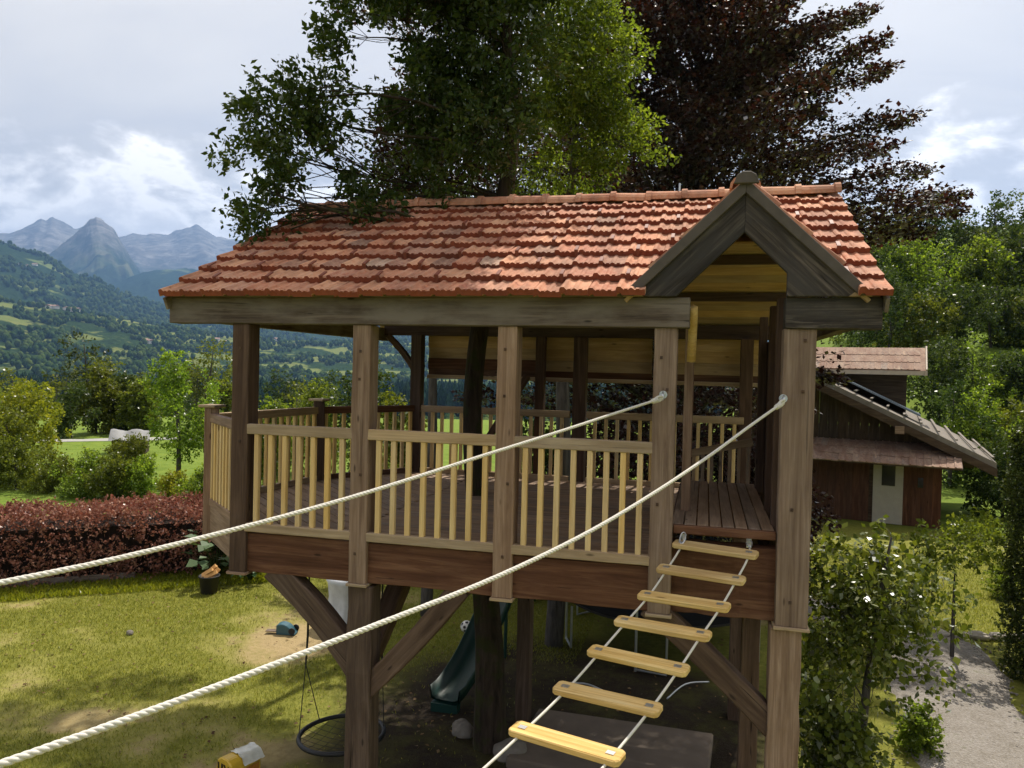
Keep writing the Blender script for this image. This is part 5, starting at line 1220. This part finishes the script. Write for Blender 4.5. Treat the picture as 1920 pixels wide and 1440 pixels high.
# yellow toy box under a scrap of film
YT = empty('yellow_toy', (-0.22, 1.30, GZ), math.radians(-22)); YT.scale = (0.78, 0.78, 0.72); tag(YT, 'yellow plastic toy vehicle with film on its roof, at the bottom edge', 'toy')
YW = world_of(YT)
b = MB(); b.prism([(-0.20, 0.0), (0.20, 0.0), (0.21, 0.16), (0.17, 0.31), (0.08, 0.37), (-0.08, 0.37), (-0.17, 0.31), (-0.21, 0.16)], -0.24, 0.26, 'Y'); put('body', b.mesh('body', bevel=0.02), M['yellow'], YT, YW)
for (xa, xb) in ((-0.15, -0.115), (-0.06, -0.02), (0.105, 0.125)):
    put('window_pane', MB().box((xa, -0.248, 0.17), (xb, -0.243, 0.28)).mesh('pane'), M['glass'], YT, YW)
b = MB(); b.add([(-0.01, -0.245, .28), (0.03, -0.245, .28), (0.10, -0.245, .165), (0.06, -0.245, .165)], [(0, 1, 2, 3)]); b.add([(-0.01, -0.249, .28), (0.03, -0.249, .28), (0.10, -0.249, .165), (0.06, -0.249, .165)], [(0, 3, 2, 1)]); put('window_bar', b.mesh('bar'), M['glass'], YT, YW)
put('side_panel', MB().box((0.205, -0.2, 0.05), (0.214, 0.22, 0.2)).mesh('side'), M['amber'], YT, YW)
for y in (-0.15, 0.15):
    for x in (-0.2, 0.2):
        b = MB(); b.tube([(x-0.03, y, 0.05), (x+0.03, y, 0.05)], 0.07, 14); put('wheel', b.mesh('wheel'), M['black'], YT, YW)
rg = np.random.default_rng(3); gxx, gyy = np.meshgrid(np.linspace(-0.17, 0.24, 12), np.linspace(-0.05, 0.3, 10)); zf = np.interp(np.abs(gxx), [0, .08, .17, .22, .26], [.376, .376, .318, .25, .24])+np.abs(rg.normal(size=gxx.shape))*0.012+0.004
fo = np_mesh('film', np.stack([gxx, gyy, zf], -1).reshape(-1, 3), grid_faces(10, 12), M['clear'], True); put('film', fo, None, YT, YW)
# blue-green plastic toy with a handle
BT = empty('plastic_toy', (-2.2, 5.7, GZ), math.radians(10)); tag(BT, 'blue-green rounded plastic garden toy lying on bare soil', 'toy'); BW = world_of(BT)
b = MB(); pf = [(-0.16+0.34*t, 0.02+0.17*math.sin(math.pi*min(1, t*0.75+0.30))**0.7) for t in np.linspace(0, 1, 10)]; b.prism(pf+[(0.18, 0.0), (-0.16, 0.0)], -0.10, 0.10, 'Y'); put('shell', b.mesh('shell', bevel=0.012), M['bluegreen'], BT, BW)
put('board', MB().box((-0.36, -0.09, 0.045), (-0.02, 0.03, 0.06)).mesh('board'), M['eave'], BT, BW)
for y in (-0.104, 0.104):
    b = MB(); b.tube([(0.13, y-0.01, 0.075), (0.13, y+0.01, 0.075)], 0.06, 14); put('wheel', b.mesh('wheel'), M['black'], BT, BW)
# wrapped round garden table
DT = empty('wrapped_table', (-1.35, 6.6, GZ)); tag(DT, 'round garden table wrapped in a pale grey cover behind the brace', 'table')
rg = np.random.default_rng(8); n = 40; rows_ = [(0.0, .93), (0.30, .925), (0.47, .90), (0.50, .84), (0.46, .76), (0.42, .5), (0.46, .2), (0.50, .02)]; vs = []
for i, (r_, z_) in enumerate(rows_):
    for j in range(n):
        a = 2*math.pi*j/n; f = 1+(0.10*math.sin(a*9+i*0.4)+0.05*math.sin(a*17))*(0 if i < 4 else (i-3)/4); vs.append((-1.35+r_*f*math.cos(a), 6.6+r_*f*math.sin(a), GZ+z_))
put('cover', np_mesh('cover', vs, grid_faces(len(rows_), n, True), M['drum'], True), None, DT, Matrix())
b = MB(); b.prism([(-0.28, .93), (0.30, .95), (0.28, 1.06), (0.1, 1.10), (-0.25, .97)], -0.22, 0.2, 'Y'); put('folded_cloth', b.mesh('cloth', bevel=0.03), M['drum'], DT, Matrix.Translation((-1.28, 6.55, GZ)))
# green slide
SL = empty('slide', (1.55, 4.2, GZ)); tag(SL, 'dark green plastic slide curving down behind the tree trunk', 'slide')
cl = np.array(smooth_path([(1.55, 3.55, -3.02), (1.60, 3.85, -2.98), (1.72, 4.3, -2.72), (1.86, 4.9, -2.2), (1.98, 5.4, -1.75), (2.05, 5.75, -1.45)], 6)); vs = []
prof = [(-0.24, 0.17), (-0.225, 0.18), (-0.20, 0.03), (-0.12, 0.0), (0.12, 0.0), (0.20, 0.03), (0.225, 0.18), (0.24, 0.17), (0.215, -0.01), (0.12, -0.035), (-0.12, -0.035), (-0.215, -0.01)]
for i, p in enumerate(cl):
    t = cl[min(i+1, len(cl)-1)]-cl[max(i-1, 0)]; t /= np.linalg.norm(t); sd = np.cross(t, (0, 0, 1)); sd /= np.linalg.norm(sd); nn_ = np.cross(sd, t)
    for (a, h_) in prof: vs.append(p+sd*a+nn_*h_)
put('chute', np_mesh('chute', vs, grid_faces(len(cl), len(prof), True), M['slide'], True), None, SL, Matrix())
put('foot', MB().prism([(3.5, -3.2), (3.62, -3.2), (3.66, -3.06), (3.5, -3.06)], 1.36, 1.75, 'X').mesh('foot'), M['slide'], SL, Matrix())
for x in (1.86, 2.24): 
    b = MB(); b.tube([(x, 5.7, GZ), (x, 5.7, -1.2)], 0.03, 8); put('leg', b.mesh('leg'), M['slide'], SL, Matrix())
put('platform', MB().box((1.75, 5.7, -1.52), (2.35, 6.3, -1.46)).mesh('platform'), M['slide'], SL, Matrix())
# teal bucket hanging from the fork
TB = empty('hanging_bucket', (2.72, 3.05, -0.75)); tag(TB, 'teal plastic bucket hung beside the trunk under the beam', 'bucket')
b = MB(); b.lathe([(0.02, -0.34), (0.09, -0.30), (0.14, -0.12), (0.165, 0.05), (0.155, 0.05), (0.08, -0.28)], 18, (2.72, 3.05, -0.75), cap=False); put('shell', b.mesh('shell', True), M['teal'], TB, Matrix())
b = MB(); b.tube([(2.56, 3.05, -0.70), (2.72, 3.05, -0.45), (2.88, 3.05, -0.70)], 0.006, 5); put('handle', b.mesh('handle'), M['black'], TB, Matrix())
# football, stones
def rock(name, label, p, sz, seed, mat='stone', cat='stone'):
    rg = np.random.default_rng(seed); bm = bmesh.new(); bmesh.ops.create_icosphere(bm, subdivisions=3, radius=1.0)
    for v in bm.verts:
        c = v.co.normalized(); v.co = Vector((c.x*sz[0], c.y*sz[1], c.z*sz[2]))*(0.78+0.45*float(fbm(np.array([c.x*1.6+seed]), np.array([c.y*1.6+c.z*2]), 3, seed)[0]))
    me = bpy.data.meshes.new(name); bm.to_mesh(me); bm.free()
    return tag(put(name, me, M[mat], None, Matrix.Translation(p)), label, cat)
rock('stone', 'pale angular stone at the foot of the tree trunk', (2.0, 2.98, GZ+0.06), (0.15, 0.12, 0.16), 4)
rock('stone', 'small tan stone alone on the left lawn', (-4.75, 4.8, GZ+0.03), (0.07, 0.05, 0.05), 6)
rock('stone', 'mossy brown stone half hidden behind the nearest tread', (2.75, 2.6, GZ+0.08), (0.22, 0.18, 0.16), 9)
bm = bmesh.new(); bmesh.ops.create_icosphere(bm, subdivisions=3, radius=0.11); me = bpy.data.meshes.new('ball'); bm.to_mesh(me); bm.free()
FB = tag(put('football', me, M['ball'], None, Matrix.Translation((0.85, 6.75, GZ+0.11))), 'white football lying near the slide', 'ball')
for k, (a, e) in enumerate(((-1.6, 0.2), (-0.7, 0.5), (-2.4, 0.6), (-1.2, 1.1), (-1.5, -0.5), (-0.5, -0.3))):
    d = Vector((math.cos(a)*math.cos(e), math.sin(a)*math.cos(e), math.sin(e))); b = MB(); b.lathe([(0.0, 0.0), (0.034, -0.006), (0.030, -0.012)], 5, cap=False)
    put('patch', b.mesh('patch'), M['black'], FB, Matrix.Translation(Vector((0.85, 6.75, GZ+0.11))+d*0.1115) @ d.to_track_quat('Z', 'Y').to_matrix().to_4x4())
# trampoline in the shade under the deck
TP = empty('trampoline', (4.3, 7.6, GZ)); tag(TP, 'black trampoline with safety net poles in the shade behind the stilts', 'trampoline')
tc0 = np.array([4.3, 7.6, GZ+0.75]); TRr = 1.75
b = MB(); b.lathe([(0, 0), (1.45, 0.0), (1.45, 0.012), (0, 0.012)], 36, tuple(tc0), cap=False); put('mat', b.mesh('mat'), M['black'], TP, Matrix())
b = MB(); b.lathe([(1.45, 0.01), (1.75, 0.015), (1.75, 0.045), (1.45, 0.04)], 36, tuple(tc0), cap=False); put('pad', b.mesh('pad'), M['pot'], TP, Matrix())
for k in range(6):
    a = k*math.pi/3+0.35; p = tc0+np.array([TRr*math.cos(a), TRr*math.sin(a), 0])
    b = MB(); b.tube([p-(0, 0, .75), p+(0, 0, 1.75)], 0.022, 8); put('pole', b.mesh('pole'), M['steel'], TP, Matrix())
    b = MB(); b.tube([p-(0, 0, .72), p+np.array([-math.sin(a), math.cos(a), 0])*0.5-(0, 0, .72), p+np.array([-math.sin(a), math.cos(a), 0])*0.5], 0.02, 6); put('leg', b.mesh('leg'), M['steel'], TP, Matrix())
s = NT('safety_net'); uv = s.coord('Object')
tr_ = s.node('ShaderNodeBsdfTransparent').outputs[0]; df = s.node('ShaderNodeBsdfDiffuse', {'Color': (0.012, 0.014, 0.018, 1)}).outputs[0]
M['net'] = s.surf(s.node('ShaderNodeMixShader', {0: 0.62, 1: tr_, 2: df}).outputs[0])
b = MB(); b.lathe([(1.72, 0.03), (1.74, 1.7)], 36, tuple(tc0), cap=False); put('net', b.mesh('net', True), M['net'], TP, Matrix())
# worn slab on the ground below the treads
M['slab'] = flat('worn_slab', (0.17, 0.135, 0.105), 0.9, ns=3.5, amt=0.6, bump=0.5)
b = MB(); b.prism([(2.75, 2.35), (5.1, 2.15), (5.2, 3.75), (2.85, 3.8)], GZ-0.05, GZ+0.14, 'Z'); tag(put('slab', b.mesh('slab', bevel=0.02), M['slab'], None, Matrix()), 'flat worn brown slab on the ground below the treads', 'slab')
# bent pale pipes on the ground
for k, (pts, lab) in enumerate(((((2.9, 4.9, GZ+.05), (3.3, 5.0, GZ+.06), (3.6, 4.9, GZ+.03)), 'thin pale pipe lying left behind the treads'), (((4.55, 4.9, GZ+.03), (4.8, 5.3, GZ+.12), (5.15, 5.45, GZ+.14)), 'thin pale pipe lying right of the treads in the shade'))):
    b = MB(); b.tube(smooth_path(pts, 5), 0.014, 6); tag(put('pipe', b.mesh('pipe', True), M['steel'], None, Matrix()), lab, 'pipe')
# kerb stones at the path bend
for k in range(6):
    x = 9.35+k*0.36; y = 9.35+0.05*k
    rock('kerb_stone', ['leftmost kerb stone between gravel and lawn', 'second kerb stone from the left at the lawn edge', 'third kerb stone from the left at the lawn edge', 'fourth kerb stone from the left at the lawn edge', 'kerb stone next to the last at the lawn edge', 'kerb stone nearest the conifer hedge'][k], (x, y, GZ+0.05), (0.2, 0.11, 0.09), 60+k, 'kerb', 'kerb')
# tarpaulin-roofed shed and lane across the field
TS = empty('shed', at(245, 858, 40)*np.array([1, 1, 0])+np.array([0, 0, GZ]), math.radians(32)); tag(TS, 'low shed under a grey tarpaulin roof among the shrubs', 'shed'); SW_ = world_of(TS)
put('wall', MB().box((-0.8, -0.6, 0), (0.8, 0.6, 0.78)).mesh('wall'), M['chaletd'], TS, SW_)
rg = np.random.default_rng(14); gx2, gy2 = np.meshgrid(np.linspace(-0.95, 0.95, 18), np.linspace(-0.8, 0.8, 14)); z2 = 1.25-0.62*np.abs(gy2)**0.9+0.05*np.sin(gx2*6+gy2*2)+rg.normal(size=gx2.shape)*0.015
put('tarpaulin', np_mesh('tarpaulin', np.stack([gx2, gy2, z2], -1).reshape(-1, 3), grid_faces(14, 18), M['tarp'], True), None, TS, SW_)
pA, pB = at(60, 838, 44), at(330, 822, 48)
tag(obj('lane', strip('lane', [(pA[0]-6, pA[1]-4), tuple(pA[:2]), tuple(pB[:2]), (pB[0]+8, pB[1]+4)], 1.6, M['asphalt'], 0.05, 40)), kind='structure')

# ================================================================== SMALL COVER: grass, pebbles, fallen leaves
def blades(name, label, X, Y, h, wd, seed, leaf):
    rg = np.random.default_rng(seed); n = len(X); P = np.stack([X, Y, gz(X, Y)-0.003], -1)
    A = rg.normal(size=(n, 3))*0.45; A[:, 2] = 1.0; Nn = rg.normal(size=(n, 3)); Nn[:, 2] *= 0.3
    V, F = leaf_quads(P, A, Nn, h*rg.uniform(0.5, 1.3, n), wd, 0.1); return tag(obj(name, np_mesh(name, V, F, leaf)), label, 'grass', kind='stuff')
rg = np.random.default_rng(77); n = 320000
X = rg.uniform(-12.5, 3.0, n); Y = rg.uniform(0.2, 9.2, n); l = lushness(X, Y)
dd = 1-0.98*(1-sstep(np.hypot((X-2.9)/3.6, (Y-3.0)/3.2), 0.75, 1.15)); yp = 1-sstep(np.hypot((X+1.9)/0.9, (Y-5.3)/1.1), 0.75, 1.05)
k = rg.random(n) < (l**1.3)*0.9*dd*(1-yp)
lushk = l > 0.93
blades('lawn_grass', 'short patchy grass of the worn lawn', X[k], Y[k], 0.05, 0.08, 78, M['grass'])
hd = -((X+9.4)*-0.582+(Y-6.4)*0.813); k2 = (hd > 0.0) & (hd < 1.3) & (X < -4.3) & (rg.random(n) < 0.9)
blades('tall_grass', 'lush taller grass strip in front of the red hedge', X[k2], Y[k2], 0.10, 0.13, 79, M['leaf_lime'])
n = 90000; X = rg.uniform(6.2, 13, n); Y = rg.uniform(2.5, 17, n); pd = seg_dist(X, Y, PATH); k = (pd > 0.95+0.3*rg.random(n)) & (rg.random(n) < np.where(Y > 9.3, 0.95, 0.55))
blades('side_grass', 'bright grass beside the gravel path', X[k], Y[k], 0.06, 0.10, 80, M['grass'])
n = 2600; t = rg.random(n); i = rg.integers(1, len(PATH)-2, n); pa = np.array(PATH); X = pa[i, 0]+(pa[i+1, 0]-pa[i, 0])*t+rg.normal(size=n)*0.5; Y = pa[i, 1]+(pa[i+1, 1]-pa[i, 1])*t+rg.normal(size=n)*0.5
bm = bmesh.new(); bmesh.ops.create_icosphere(bm, subdivisions=1, radius=1.0); iv = np.array([v.co[:] for v in bm.verts]); ifc = np.array([[v.index for v in f.verts] for f in bm.faces]); bm.free()
sz = rg.uniform(0.008, 0.028, n); jj = rg.uniform(0.7, 1.3, (n, 1, 3))*np.array([1, 1, 0.6]); V = (iv[None]*jj*sz[:, None, None]+np.stack([X, Y, gz(X, Y)+0.022], -1)[:, None]).reshape(-1, 3); F = (ifc[None]+np.arange(n)[:, None, None]*len(iv)).reshape(-1, 3)
tag(obj('pebbles', np_mesh('pebbles', V, F, M['stone'])), 'loose pebbles strewn over the gravel path', 'gravel', kind='stuff')

n = 900; X = rg.uniform(-10, 5.5, n); Y = rg.uniform(0.8, 8.5, n); P = np.stack([X, Y, gz(X, Y)+0.022], -1); A = rg.normal(size=(n, 3)); A[:, 2] *= 0.2; Nn = rg.normal(size=(n, 3))*0.25+np.array([0, 0, 1])
V, F = leaf_quads(P, A, Nn, rg.uniform(0.03, 0.075, n), 0.33, 0.3)
M['litter'] = leafmat('dry_leaf', (0.06, 0.035, 0.018), (0.16, 0.10, 0.05), (0.30, 0.22, 0.12), 0.2, (1.0, 0.9, 0.7))
tag(obj('leaf_litter', np_mesh('leaf_litter', V, F, M['litter'])), 'dry fallen leaves scattered over the lawn', 'leaves', kind='stuff')
